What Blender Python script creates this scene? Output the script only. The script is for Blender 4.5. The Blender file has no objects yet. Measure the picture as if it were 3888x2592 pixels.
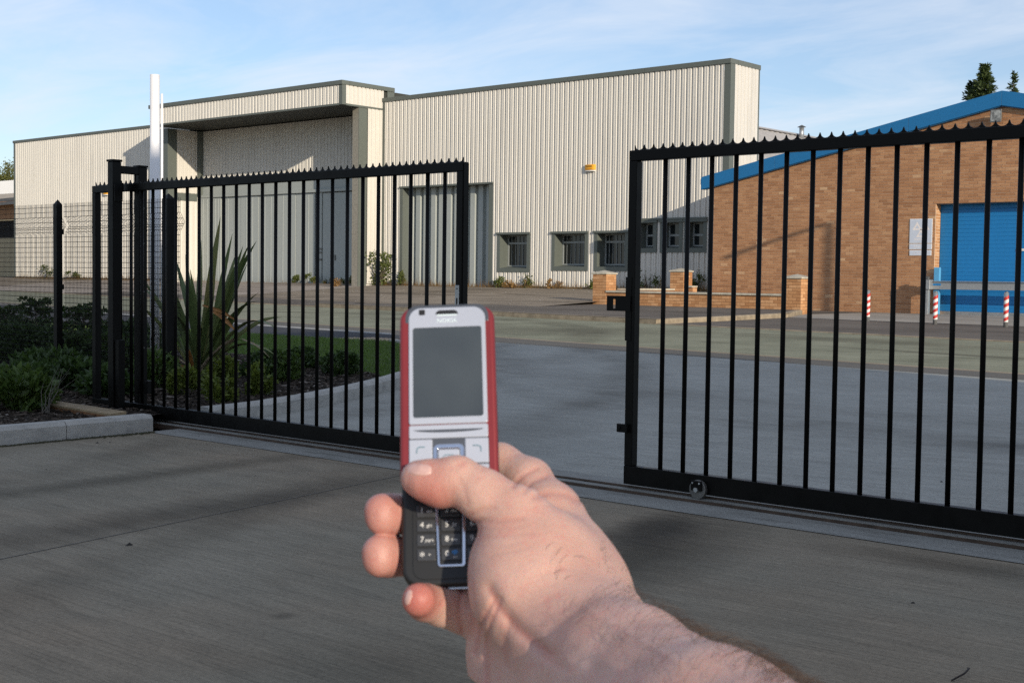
import bpy, bmesh, math, random
import numpy as np
from mathutils import Vector, Matrix

S = bpy.context.scene
COL = S.collection
R = math.radians

# ------------------------------------------------------------------ camera
EYE = 1.12
YAW, PITCH, ROLL = R(-41.08), R(2.73), R(0.752)
_f = Vector((math.sin(YAW) * math.cos(PITCH), math.cos(YAW) * math.cos(PITCH), -math.sin(PITCH)))
_r = Vector((math.cos(YAW), -math.sin(YAW), 0))
_u = _r.cross(_f)
CR = _r * math.cos(ROLL) + _u * math.sin(ROLL)
CU = -_r * math.sin(ROLL) + _u * math.cos(ROLL)
CF = _f
cam_d = bpy.data.cameras.new('camera')
cam = bpy.data.objects.new('camera', cam_d)
COL.objects.link(cam)
cam.matrix_world = Matrix(((CR.x, CU.x, -CF.x, 0), (CR.y, CU.y, -CF.y, 0), (CR.z, CU.z, -CF.z, EYE), (0, 0, 0, 1)))
cam_d.sensor_width = 22.2
cam_d.lens = 5019 / 3888 * 22.2
cam_d.clip_start = 0.02
cam_d.clip_end = 2000
cam_d.dof.use_dof = True
cam_d.dof.focus_distance = 9.0
cam_d.dof.aperture_fstop = 24.0
S.camera = cam

# ------------------------------------------------------------------ sky and sun
SUN_AZ, SUN_EL = R(180 - 68.2), R(16.0)     # azimuth clockwise from +Y, towards the sun
sun_dir = Vector((math.sin(SUN_AZ) * math.cos(SUN_EL), math.cos(SUN_AZ) * math.cos(SUN_EL), math.sin(SUN_EL)))
W = bpy.data.worlds.new('World')
S.world = W
W.use_nodes = True
nt = W.node_tree
nt.nodes.clear()
wo = nt.nodes.new('ShaderNodeOutputWorld')
bg = nt.nodes.new('ShaderNodeBackground')
sk = nt.nodes.new('ShaderNodeTexSky')
sk.sky_type = 'NISHITA'
sk.sun_disc = False
sk.sun_elevation = SUN_EL
sk.sun_rotation = SUN_AZ
sk.altitude = 50
sk.air_density = 1.0
sk.dust_density = 0.25
sk.ozone_density = 3.0
bg.inputs['Strength'].default_value = SKY_STRENGTH = 0.11
tc = nt.nodes.new('ShaderNodeTexCoord')
sep = nt.nodes.new('ShaderNodeSeparateXYZ')
nt.links.new(tc.outputs['Generated'], sep.inputs[0])


def wmath(op, a, b=None):
    n = nt.nodes.new('ShaderNodeMath')
    n.operation = op
    for i, v in enumerate((a, b)):
        if v is None:
            continue
        if isinstance(v, (int, float)):
            n.inputs[i].default_value = v
        else:
            nt.links.new(v, n.inputs[i])
    return n.outputs[0]


# thin cirrus laid on a flat layer overhead
zz = wmath('ADD', wmath('MAXIMUM', sep.outputs[2], 0.0), 0.12)
cmb = nt.nodes.new('ShaderNodeCombineXYZ')
nt.links.new(wmath('DIVIDE', sep.outputs[0], zz), cmb.inputs[0])
nt.links.new(wmath('DIVIDE', sep.outputs[1], zz), cmb.inputs[1])
mp = nt.nodes.new('ShaderNodeMapping')
mp.inputs['Rotation'].default_value = (0, 0, R(-52))
mp.inputs['Scale'].default_value = (0.75, 1.2, 1)
mp.inputs['Location'].default_value = (3.1, 0.4, 0)
nt.links.new(cmb.outputs[0], mp.inputs[0])
n1 = nt.nodes.new('ShaderNodeTexNoise')
n1.inputs['Scale'].default_value = 1.7
n1.inputs['Detail'].default_value = 7
n1.inputs['Roughness'].default_value = 0.62
n1.inputs['Distortion'].default_value = 0.5
nt.links.new(mp.outputs[0], n1.inputs['Vector'])
cr = nt.nodes.new('ShaderNodeValToRGB')
cr.color_ramp.elements[0].position = 0.36
cr.color_ramp.elements[0].color = (0.20, 0.20, 0.20, 1)
cr.color_ramp.elements[1].position = 0.72
cr.color_ramp.elements[1].color = (0.70, 0.70, 0.70, 1)
nt.links.new(n1.outputs['Fac'], cr.inputs[0])
mx = nt.nodes.new('ShaderNodeMix')
mx.data_type = 'RGBA'
nt.links.new(cr.outputs[0], mx.inputs[0])
tint = nt.nodes.new('ShaderNodeMix')
tint.data_type = 'RGBA'
tint.blend_type = 'MULTIPLY'
tint.inputs[0].default_value = 1.0
tint.inputs[7].default_value = (0.93, 0.94, 1.0, 1)
nt.links.new(sk.outputs[0], tint.inputs[6])
nt.links.new(tint.outputs[2], mx.inputs[6])
mx.inputs[7].default_value = (5.8, 6.2, 6.9, 1)      # cirrus, in the sky texture's own units
nt.links.new(mx.outputs[2], bg.inputs[0])
nt.links.new(bg.outputs[0], wo.inputs[0])

sun_d = bpy.data.lights.new('sun', 'SUN')
sun_d.energy = 3.4
sun_d.angle = R(0.53)
sun_d.color = (1.0, 0.88, 0.70)
sun = bpy.data.objects.new('sun', sun_d)
COL.objects.link(sun)
sun.rotation_euler = sun_dir.to_track_quat('Z', 'Y').to_euler()
sun.location = (10, -5, 12)

vs = S.view_settings
S.display_settings.display_device = 'sRGB'
vs.view_transform = 'Standard'
vs.look = 'None'
vs.gamma = 1
vs.use_curve_mapping = False
vs.exposure = 0.38
S.cycles.use_denoising = False
S.cycles.max_bounces = 6
S.cycles.transparent_max_bounces = 8
S.cycles.sample_clamp_indirect = 6

# ------------------------------------------------------------------ helpers
rnd = random.Random(7)


class MB:
    """Collects faces; build() links them as one mesh object."""

    def __init__(self):
        self.v, self.f, self.m = [], [], []

    def add(self, vs, fs, mi=0):
        b = len(self.v)
        self.v.extend([tuple(p) for p in vs])
        for f in fs:
            self.f.append(tuple(b + i for i in f))
            self.m.append(mi)
        return self

    def box(self, x0, x1, y0, y1, z0, z1, mi=0):
        vs = [(x0, y0, z0), (x1, y0, z0), (x1, y1, z0), (x0, y1, z0), (x0, y0, z1), (x1, y0, z1), (x1, y1, z1), (x0, y1, z1)]
        return self.add(vs, [(0, 3, 2, 1), (4, 5, 6, 7), (0, 1, 5, 4), (1, 2, 6, 5), (2, 3, 7, 6), (3, 0, 4, 7)], mi)

    def prism(self, poly, axis, a, b, mi=0):
        """poly: 2D points; axis 0/1/2 is the extrusion axis from a to b."""
        n = len(poly)

        def P(p, t):
            if axis == 0:
                return (t, p[0], p[1])
            if axis == 1:
                return (p[0], t, p[1])
            return (p[0], p[1], t)
        vs = [P(p, a) for p in poly] + [P(p, b) for p in poly]
        fs = [tuple(range(n)), tuple(range(2 * n - 1, n - 1, -1))]
        for i in range(n):
            j = (i + 1) % n
            fs.append((i, i + n, j + n, j))
        return self.add(vs, fs, mi)

    def tube(self, pts, rad, n=8, cap=True, mi=0):
        pts = [Vector(p) for p in pts]
        if not hasattr(rad, '__len__'):
            rad = [rad] * len(pts)
        vs, fs = [], []
        up = Vector((0, 0, 1))
        d0 = (pts[1] - pts[0]).normalized()
        if abs(d0.z) > 0.9:
            up = Vector((1, 0, 0))
        for i, p in enumerate(pts):
            d = (pts[min(i + 1, len(pts) - 1)] - pts[max(i - 1, 0)]).normalized()
            s = d.cross(up)
            if s.length < 1e-6:
                s = d.cross(Vector((0, 1, 0)))
            s.normalize()
            t = s.cross(d).normalized()
            for k in range(n):
                a = 2 * math.pi * k / n
                vs.append(p + (s * math.cos(a) + t * math.sin(a)) * rad[i])
        for i in range(len(pts) - 1):
            for k in range(n):
                k2 = (k + 1) % n
                fs.append((i * n + k, i * n + k2, (i + 1) * n + k2, (i + 1) * n + k))
        if cap:
            fs.append(tuple(range(n - 1, -1, -1)))
            fs.append(tuple((len(pts) - 1) * n + k for k in range(n)))
        return self.add(vs, fs, mi)

    def mesh(self, name, mats=None):
        me = bpy.data.meshes.new(name)
        me.from_pydata(self.v, [], self.f)
        if mats:
            for m in (mats if isinstance(mats, (list, tuple)) else [mats]):
                me.materials.append(m)
            if any(self.m):
                me.polygons.foreach_set('material_index', self.m)
        me.update()
        bm = bmesh.new()
        bm.from_mesh(me)
        bmesh.ops.recalc_face_normals(bm, faces=bm.faces[:])
        bm.to_mesh(me)
        bm.free()
        return me

    def build(self, name, mats, parent=None, smooth=False, bevel=0, segs=2, loc=None, fix=True):
        if fix:
            me = self.mesh(name, mats)
        else:
            me = bpy.data.meshes.new(name)
            me.from_pydata(self.v, [], self.f)
            for m in (mats if isinstance(mats, (list, tuple)) else [mats]):
                me.materials.append(m)
            if any(self.m):
                me.polygons.foreach_set('material_index', self.m)
            me.update()
        return link(name, me, parent, smooth, bevel, segs, loc)


def link(name, me, parent=None, smooth=False, bevel=0, segs=2, loc=None):
    o = bpy.data.objects.new(name, me)
    COL.objects.link(o)
    if parent is not None:
        o.parent = parent
    if loc is not None:
        o.location = loc
    if smooth:
        me.shade_smooth()
    if bevel:
        b = o.modifiers.new('bevel', 'BEVEL')
        b.width = bevel
        b.segments = segs
        b.limit_method = 'ANGLE'
        b.angle_limit = R(40)
        me.shade_smooth()
        b.harden_normals = True
    return o


def tag(o, label=None, cat=None, group=None, kind=None):
    if label:
        o['label'] = label
    if cat:
        o['category'] = cat
    if group:
        o['group'] = group
    if kind:
        o['kind'] = kind
    return o


def thing(name, label, cat, loc=(0, 0, 0), group=None):
    o = bpy.data.objects.new(name, None)
    o.empty_display_size = 0.1
    COL.objects.link(o)
    o.location = loc
    return tag(o, label, cat, group)


def local(mb, loc):
    """World-space verts to the frame of an Empty at loc."""
    mb.v = [(p[0] - loc[0], p[1] - loc[1], p[2] - loc[2]) for p in mb.v]
    return mb


def lettering(body, size, mat, parent, loc, rot=(0, 0, 0), ext=0.0004, valign='TOP_BASELINE'):
    """Flat printed words as one mesh."""
    cu = bpy.data.curves.new('lettering', 'FONT')
    cu.body = body
    cu.size = size
    cu.align_x = 'CENTER'
    cu.align_y = valign
    cu.extrude = ext
    cu.resolution_u = 3
    tmp = bpy.data.objects.new('lettering', cu)
    COL.objects.link(tmp)
    dg = bpy.context.evaluated_depsgraph_get()
    me = bpy.data.meshes.new_from_object(tmp.evaluated_get(dg))
    bpy.data.objects.remove(tmp)
    bpy.data.curves.remove(cu)
    me.name = 'lettering'
    me.materials.clear()
    me.materials.append(mat)
    o = link('lettering', me, parent, loc=loc)
    o.rotation_euler = rot
    return o


# ------------------------------------------------------------------ materials
class NT:
    def __init__(self, name, rough=0.6, metal=0.0, spec=0.5):
        self.m = bpy.data.materials.new(name)
        self.m.use_nodes = True
        self.t = self.m.node_tree
        self.b = self.t.nodes['Principled BSDF']
        self.b.inputs['Roughness'].default_value = rough
        self.b.inputs['Metallic'].default_value = metal
        self.b.inputs['Specular IOR Level'].default_value = spec

    def n(self, kind, **kw):
        x = self.t.nodes.new('ShaderNode' + kind)
        for k, v in kw.items():
            if hasattr(x, k):
                setattr(x, k, v)
            else:
                x.inputs[k].default_value = v
        return x

    def l(self, a, b):
        self.t.links.new(a, b)

    def coord(self, which='Object', scale=(1, 1, 1), rot=(0, 0, 0), loc=(0, 0, 0)):
        c = self.n('TexCoord')
        m = self.n('Mapping')
        m.inputs['Scale'].default_value = scale
        m.inputs['Rotation'].default_value = rot
        m.inputs['Location'].default_value = loc
        self.l(c.outputs[which], m.inputs[0])
        return m.outputs[0]

    def world(self, scale=(1, 1, 1), rot=(0, 0, 0), loc=(0, 0, 0)):
        g = self.n('NewGeometry')
        m = self.n('Mapping')
        m.inputs['Scale'].default_value = scale
        m.inputs['Rotation'].default_value = rot
        m.inputs['Location'].default_value = loc
        self.l(g.outputs['Position'], m.inputs[0])
        return m.outputs[0]

    def noise(self, vec, scale, detail=4, rough=0.55, dist=0.0):
        x = self.n('TexNoise')
        x.inputs['Scale'].default_value = scale
        x.inputs['Detail'].default_value = detail
        x.inputs['Roughness'].default_value = rough
        x.inputs['Distortion'].default_value = dist
        self.l(vec, x.inputs['Vector'])
        return x.outputs['Fac']

    def ramp(self, fac, stops):
        x = self.n('ValToRGB')
        e = x.color_ramp.elements
        while len(e) < len(stops):
            e.new(0.5)
        for i, (p, c) in enumerate(stops):
            e[i].position = p
            e[i].color = (*c, 1) if hasattr(c, '__len__') else (c, c, c, 1)
        self.l(fac, x.inputs[0])
        return x.outputs[0]

    def mix(self, fac, a, b, mode='MIX'):
        x = self.n('Mix', data_type='RGBA', blend_type=mode)
        for i, v in ((0, fac), (6, a), (7, b)):
            if isinstance(v, (int, float)):
                x.inputs[i].default_value = v
            elif hasattr(v, '__len__'):
                x.inputs[i].default_value = (*v, 1)
            else:
                self.l(v, x.inputs[i])
        return x.outputs[2]

    def math(self, op, a, b=None, c=None, clamp=False):
        x = self.n('Math', operation=op, use_clamp=clamp)
        for i, v in enumerate((a, b, c)):
            if v is None:
                continue
            if isinstance(v, (int, float)):
                x.inputs[i].default_value = v
            else:
                self.l(v, x.inputs[i])
        return x.outputs[0]

    def bump(self, h, strength=0.3, dist=0.01, prev=None):
        x = self.n('Bump')
        x.inputs['Strength'].default_value = strength
        x.inputs['Distance'].default_value = dist
        self.l(h, x.inputs['Height'])
        if prev is not None:
            self.l(prev, x.inputs['Normal'])
        self.l(x.outputs[0], self.b.inputs['Normal'])
        return x.outputs[0]

    def color(self, c):
        if hasattr(c, '__len__'):
            self.b.inputs['Base Color'].default_value = (*c, 1)
        else:
            self.l(c, self.b.inputs['Base Color'])
        return self

    def rough(self, r):
        self.l(r, self.b.inputs['Roughness'])


def plain(name, col, rough=0.5, metal=0.0, var=0.12, scale=6.0, spec=0.5, bump=0.0):
    t = NT(name, rough, metal, spec)
    f = t.noise(t.world(), scale, 5, 0.6)
    a = tuple(x * (1 - var) for x in col)
    b = tuple(min(1, x * (1 + var)) for x in col)
    t.color(t.ramp(f, [(0.3, a), (0.7, b)]))
    if bump:
        t.bump(f, bump, 0.01)
    return t.m


M = {}


def mk_concrete(name, dark, light, broom_rot, brush=0.35, brown=None):
    t = NT(name, 0.85, 0, 0.3)
    p = t.world()
    big = t.noise(p, 0.55, 5, 0.6, 0.4)
    fine = t.noise(p, 55, 4, 0.7)
    grit = t.noise(p, 260, 2, 0.6)
    br = t.noise(t.world(scale=(2.2, 75, 1), rot=(0, 0, broom_rot)), 1.0, 5, 0.7)
    br2 = t.noise(t.world(scale=(0.9, 14, 1), rot=(0, 0, broom_rot)), 1.0, 4, 0.6)
    c = t.ramp(big, [(0.3, dark), (0.7, light)])
    if brown:
        c = t.mix(t.ramp(t.noise(t.world(scale=(1, 1, 1), loc=(4, 9, 0)), 0.35, 4, 0.6), [(0.42, 0.0), (0.6, 0.8)]), c, brown)
    mid = t.noise(t.world(scale=(2.2, 6.5, 1), rot=(0, 0, broom_rot)), 1.3, 6, 0.68, 0.3)
    c = t.mix(t.ramp(mid, [(0.3, 0.55), (0.5, 0.0)]), c, t.mix(1.0, c, (0.68, 0.67, 0.66), 'MULTIPLY'))
    c = t.mix(t.ramp(mid, [(0.52, 0.0), (0.75, 0.5)]), c, t.mix(1.0, c, (1.3, 1.3, 1.3), 'MULTIPLY'))
    c = t.mix(t.ramp(br, [(0.42, 0.0), (0.72, brush)]), c, t.mix(1.0, c, (1.75, 1.75, 1.78), 'MULTIPLY'))
    c = t.mix(t.ramp(br, [(0.28, brush), (0.46, 0.0)]), c, t.mix(1.0, c, (0.5, 0.5, 0.5), 'MULTIPLY'))
    c = t.mix(t.ramp(br2, [(0.55, 0.0), (0.78, 0.35)]), c, t.mix(1.0, c, (0.6, 0.6, 0.6), 'MULTIPLY'))
    c = t.mix(t.ramp(fine, [(0.35, 0.6), (0.55, 0.0)]), c, t.mix(1.0, c, (0.6, 0.6, 0.6), 'MULTIPLY'))
    c = t.mix(t.ramp(grit, [(0.62, 0.0), (0.72, 0.6)]), c, t.mix(1.0, c, (1.7, 1.7, 1.7), 'MULTIPLY'))
    c = t.mix(t.ramp(grit, [(0.27, 0.7), (0.37, 0.0)]), c, t.mix(1.0, c, (0.35, 0.35, 0.35), 'MULTIPLY'))
    return t, c, br, grit


def blob_mask(t, cx, cy, rx, ry, rot, soft, nscale=2.0, amt=0.5, stretch=None):
    """Soft-edged stain: 1 inside an uneven ellipse."""
    v = t.world(loc=(0, 0, 0))
    mp = t.n('Mapping', vector_type='TEXTURE')
    mp.inputs['Location'].default_value = (cx, cy, 0)
    mp.inputs['Rotation'].default_value = (0, 0, rot)
    mp.inputs['Scale'].default_value = (rx, ry, 1000)
    t.l(v, mp.inputs[0])
    ln = t.n('VectorMath', operation='LENGTH')
    t.l(mp.outputs[0], ln.inputs[0])
    nz = t.noise(t.world(scale=(stretch[0], stretch[1], 1), rot=(0, 0, R(-15))) if stretch else v, nscale, 6, 0.68)
    d = t.math('ADD', ln.outputs['Value'], t.math('MULTIPLY', t.math('SUBTRACT', nz, 0.5), amt * 2))
    return t.math(
        'SUBTRACT', 1.0, t.math('DIVIDE', t.math('SUBTRACT', d, 1 - soft), 2 * soft, clamp=True), clamp=True)


def arc_mask(t, cx, cy, rad, width, soft, amt=0.05):
    """Tyre-mark ring of a given radius."""
    v = t.world()
    mp = t.n('Mapping', vector_type='TEXTURE')
    mp.inputs['Location'].default_value = (cx, cy, 0)
    mp.inputs['Scale'].default_value = (1, 1, 1000)
    t.l(v, mp.inputs[0])
    ln = t.n('VectorMath', operation='LENGTH')
    t.l(mp.outputs[0], ln.inputs[0])
    nz = t.noise(v, 1.3, 4, 0.6)
    d = t.math('ABSOLUTE', t.math('SUBTRACT', t.math('ADD', ln.outputs['Value'], t.math('MULTIPLY', nz, amt)), rad))
    m = t.math('SUBTRACT', 1.0, t.math('DIVIDE', t.math('SUBTRACT', d, width), soft, clamp=True), clamp=True)
    return t.math('MULTIPLY', m, t.ramp(t.noise(v, 0.9, 4, 0.7), [(0.35, 0.15), (0.65, 1.0)]))


def darken(t, c, m, k):
    return t.mix(m, c, t.mix(1.0, c, k, 'MULTIPLY'))


# foreground yard slab
t, c, br, grit = mk_concrete('yard_concrete', (0.182, 0.157, 0.114), (0.25, 0.218, 0.163), R(-15), 0.45, (0.25, 0.195, 0.135))
c = darken(t, c, blob_mask(t, -3.12, 4.45, 0.24, 0.72, R(12), 0.75, 3.0, 0.45), (0.36, 0.35, 0.32))
c = darken(t, c, blob_mask(t, -3.40, 4.90, 0.15, 0.42, R(18), 0.5, 5.0, 0.85, (1.2, 5.0)), (0.36, 0.345, 0.315))
c = darken(t, c, blob_mask(t, -5.2, 3.75, 0.20, 1.6, R(4), 0.7, 2.6, 0.7, (0.8, 2.5)), (0.5, 0.49, 0.47))
c = darken(t, c, blob_mask(t, -6.3, 4.0, 0.12, 1.5, R(3), 0.7, 2.6, 0.7, (0.8, 2.5)), (0.58, 0.57, 0.54))
c = darken(t, c, arc_mask(t, -30.0, -9.0, 28.2, 0.07, 0.14, 0.12), (0.74, 0.73, 0.71))
c = darken(t, c, arc_mask(t, -30.0, -9.0, 26.6, 0.06, 0.14, 0.12), (0.78, 0.77, 0.75))
c = darken(t, c, blob_mask(t, -2.75, 2.55, 0.35, 0.25, R(30), 0.8, 3.0, 0.5), (0.72, 0.71, 0.69))
c = darken(t, c, blob_mask(t, -2.1, 5.1, 0.4, 0.12, R(0), 0.8, 3.0, 0.5), (0.6, 0.58, 0.55))
c = darken(t, c, blob_mask(t, -3.39, 2.76, 0.035, 0.035, 0, 0.6, 9.0, 0.3), (0.62, 0.62, 0.62))
t.color(c)
t.bump(br, 0.35, 0.003, t.bump(grit, 0.25, 0.002))
M['yard'] = t.m

# drive beyond the gate
t, c, br, grit = mk_concrete('drive_concrete', (0.27, 0.268, 0.24), (0.34, 0.338, 0.305), R(-61), 0.4)
for (cx, cy, rad, w_) in ((-4.6, 17.2, 7.3, 0.10), (-4.5, 17.5, 8.9, 0.12), (-19.2, 4.4, 11.6, 0.12), (-19.4, 4.0, 13.4, 0.10), (-2.0, 22.0, 13.2, 0.14), (-22.0, 1.5, 17.0, 0.14), (-22.0, 1.5, 15.2, 0.12)):
    c = darken(t, c, arc_mask(t, cx, cy, rad, w_, 0.3), (0.80, 0.79, 0.78))
c = darken(t, c, blob_mask(t, -3.2, 8.8, 0.5, 0.2, R(40), 0.8, 3.0, 0.5), (0.72, 0.72, 0.72))
t.color(c)
t.bump(br, 0.3, 0.003, t.bump(grit, 0.25, 0.002))
M['drive'] = t.m

t, c, br, grit = mk_concrete('trench_concrete', (0.215, 0.213, 0.195), (0.30, 0.298, 0.275), R(60), 0.15)
t.color(darken(t, c, t.ramp(t.noise(t.world(scale=(1.0, 6, 1)), 2.0, 4), [(0.55, 0.0), (0.7, 0.7)]), (0.5, 0.49, 0.46)))
t.bump(grit, 0.3, 0.003)
M['trench'] = t.m

t, c, br, grit = mk_concrete('forecourt_concrete', (0.30, 0.255, 0.215), (0.40, 0.345, 0.295), R(10), 0.1)
c = darken(t, c, t.ramp(t.noise(t.world(scale=(0.25, 1.1, 1), rot=(0, 0, R(8))), 0.9, 5, 0.6), [(0.48, 0.0), (0.62, 0.75)]), (0.55, 0.52, 0.5))
t.color(c)
M['forecourt'] = t.m

t, c, br, grit = mk_concrete('apron_concrete', (0.26, 0.235, 0.20), (0.36, 0.33, 0.285), R(10), 0.1)
t.color(c)
M['apron'] = t.m


def mk_tarmac(name, a, b, speck=0.5, big=0.5):
    t = NT(name, 0.9, 0, 0.25)
    p = t.world()
    c = t.ramp(t.noise(p, big, 5, 0.6), [(0.3, a), (0.7, b)])
    g = t.noise(p, 60, 3, 0.7)
    c = t.mix(t.ramp(g, [(0.55, 0.0), (0.75, speck)]), c, t.mix(1.0, c, (1.8, 1.8, 1.8), 'MULTIPLY'))
    c = t.mix(t.ramp(g, [(0.28, speck), (0.42, 0.0)]), c, t.mix(1.0, c, (0.55, 0.55, 0.55), 'MULTIPLY'))
    t.bump(g, 0.4, 0.006)
    return t, c


t, c = mk_tarmac('road_chippings', (0.175, 0.178, 0.122), (0.255, 0.255, 0.182), 0.7, 1.1)
c = darken(t, c, t.ramp(t.noise(t.world(scale=(0.35, 3.0, 1), rot=(0, 0, R(8))), 1.6, 5, 0.65, 0.6), [(0.56, 0.0), (0.66, 0.85)]), (0.58, 0.56, 0.55))
c = darken(t, c, blob_mask(t, -9.5, 19.2, 2.6, 0.5, R(-8), 0.6, 1.8, 0.8), (0.68, 0.66, 0.64))
c = darken(t, c, blob_mask(t, -7.2, 17.2, 1.5, 0.16, R(-10), 0.5, 2.5, 0.8), (0.5, 0.48, 0.46))
c = darken(t, c, blob_mask(t, -19.5, 19.6, 2.2, 0.4, R(-6), 0.6, 1.8, 0.8), (0.66, 0.64, 0.62))
c = darken(t, c, blob_mask(t, -15.0, 18.2, 1.6, 1.1, R(30), 0.9, 0.9, 0.7), (0.6, 0.58, 0.56))
c = darken(t, c, arc_mask(t, -21.0, 12.5, 9.0, 0.2, 0.3), (0.6, 0.58, 0.56))
t.color(c)
M['road'] = t.m
t, c = mk_tarmac('road_edge_tarmac', (0.10, 0.095, 0.085), (0.135, 0.125, 0.11))
t.color(c)
M['road_edge'] = t.m
t, c = mk_tarmac('road_seam', (0.22, 0.18, 0.12), (0.32, 0.26, 0.19))
t.color(c)
M['road_seam'] = t.m
t, c = mk_tarmac('pavement_tarmac', (0.105, 0.09, 0.076), (0.15, 0.13, 0.11), 0.45, 0.35)
c = darken(t, c, t.ramp(t.noise(t.world(scale=(0.4, 0.9, 1), rot=(0, 0, R(25))), 0.8, 5, 0.6), [(0.5, 0.0), (0.66, 0.7)]), (0.6, 0.58, 0.56))
t.color(c)
M['pavement'] = t.m
t, c = mk_tarmac('yard_tarmac', (0.20, 0.165, 0.125), (0.29, 0.24, 0.185), 0.35, 0.3)
c = darken(t, c, t.ramp(t.noise(t.world(scale=(0.22, 0.8, 1), rot=(0, 0, R(-25))), 0.9, 5, 0.6, 0.8), [(0.48, 0.0), (0.6, 0.8)]), (0.52, 0.50, 0.48))
t.color(c)
M['yard_tarmac'] = t.m
t, c = mk_tarmac('path_tarmac', (0.03, 0.032, 0.038), (0.045, 0.047, 0.054), 0.4)
t.color(c)
M['path'] = t.m
t, c = mk_tarmac('ground_earth', (0.16, 0.145, 0.12), (0.22, 0.20, 0.165), 0.3, 0.1)
t.color(c)
M['ground'] = t.m

t = NT('mulch', 0.95, 0, 0.2)
c = t.ramp(t.noise(t.world(), 30, 5, 0.7), [(0.3, (0.012, 0.010, 0.008)), (0.6, (0.045, 0.034, 0.026)), (0.8, (0.10, 0.08, 0.065))])
t.color(c)
t.bump(t.noise(t.world(), 40, 4, 0.7), 0.8, 0.03)
M['mulch'] = t.m
t = NT('bark_chip', 0.9, 0, 0.2)
rp = t.n('NewGeometry')
t.color(t.ramp(rp.outputs['Random Per Island'], [(0.0, (0.02, 0.016, 0.012)), (0.6, (0.06, 0.045, 0.034)), (0.93, (0.12, 0.095, 0.075)), (1.0, (0.30, 0.27, 0.24))]))
M['chip'] = t.m
t = NT('lawn_soil', 0.95, 0, 0.2)
t.color(t.ramp(t.noise(t.world(), 12, 5, 0.7), [(0.3, (0.035, 0.05, 0.014)), (0.7, (0.06, 0.085, 0.022))]))
M['lawn'] = t.m


def mk_leaf(name, a, b, rough=0.5, trans=0.25, big=2.0):
    t = NT(name, rough, 0, 0.35)
    g = t.n('NewGeometry')
    f = t.math('ADD', t.math('MULTIPLY', g.outputs['Random Per Island'], 0.6), t.math('MULTIPLY', t.noise(t.world(), big, 4, 0.6), 0.5))
    col = t.ramp(f, [(0.15, a), (0.85, b)])
    t.color(col)
    tr = t.n('BsdfTranslucent')
    t.l(t.mix(1.0, col, (1.2, 1.3, 0.8), 'MULTIPLY'), tr.inputs[0])
    mxs = t.n('MixShader')
    mxs.inputs[0].default_value = trans
    t.l(t.b.outputs[0], mxs.inputs[1])
    t.l(tr.outputs[0], mxs.inputs[2])
    out = t.t.nodes['Material Output']
    t.l(mxs.outputs[0], out.inputs[0])
    return t.m


M['grass'] = mk_leaf('grass_blade', (0.05, 0.095, 0.015), (0.14, 0.215, 0.045), 0.5, 0.3, 1.2)
M['shrub_dark'] = mk_leaf('shrub_dark', (0.018, 0.038, 0.010), (0.06, 0.10, 0.026))
M['shrub_mid'] = mk_leaf('shrub_mid', (0.028, 0.056, 0.013), (0.09, 0.14, 0.032))
M['shrub_lime'] = mk_leaf('shrub_lime', (0.055, 0.09, 0.012), (0.17, 0.20, 0.04))
M['weed'] = mk_leaf('weed_leaf', (0.045, 0.065, 0.016), (0.13, 0.15, 0.04))
M['weed_dry'] = mk_leaf('weed_dry', (0.16, 0.09, 0.035), (0.33, 0.20, 0.08))
M['conifer'] = mk_leaf('conifer_leaf', (0.018, 0.036, 0.014), (0.075, 0.105, 0.03), 0.6, 0.15, 1.4)
M['tree'] = mk_leaf('tree_leaf', (0.05, 0.06, 0.012), (0.14, 0.14, 0.035), 0.6, 0.2, 1.0)
M['stem'] = plain('stem', (0.09, 0.07, 0.05), 0.8, 0, 0.3)
M['bark'] = plain('bark', (0.10, 0.075, 0.055), 0.9, 0, 0.3)

t = NT('flax_leaf', 0.38, 0, 0.5)
oi = t.n('ObjectInfo')
c0 = t.coord('Generated')
sx = t.n('SeparateXYZ')
t.l(c0, sx.inputs[0])
col = t.ramp(t.math('ADD', t.math('MULTIPLY', oi.outputs['Random'], 0.7), t.math('MULTIPLY', t.noise(t.coord('Object', (6, 6, 1)), 4, 3), 0.35)),
             [(0.1, (0.07, 0.105, 0.032)), (0.5, (0.115, 0.155, 0.05)), (0.8, (0.17, 0.195, 0.07)), (0.97, (0.27, 0.20, 0.06))])
t.color(col)
t.bump(t.noise(t.coord('Object', (120, 120, 1)), 1, 2), 0.15, 0.004)
M['flax'] = t.m
M['flax_dead'] = plain('flax_dead', (0.34, 0.15, 0.035), 0.6, 0, 0.3, 20)
M['flax_straw'] = plain('flax_straw', (0.33, 0.26, 0.17), 0.7, 0, 0.25, 20)


def mk_paint(name, col, rough=0.4, var=0.05, dirt=0.15, spec=0.4, metal=0.0):
    t = NT(name, rough, metal, spec)
    w_ = t.noise(t.world(scale=(1, 1, 0.15)), 2.5, 5, 0.6)
    f = t.noise(t.world(), 14, 4, 0.65)
    c = t.ramp(f, [(0.3, tuple(x * (1 - var) for x in col)), (0.7, tuple(min(1, x * (1 + var)) for x in col))])
    c = t.mix(t.ramp(w_, [(0.5, 0.0), (0.75, dirt)]), c, tuple(x * 0.72 for x in col))
    t.color(c)
    return t.m


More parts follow.
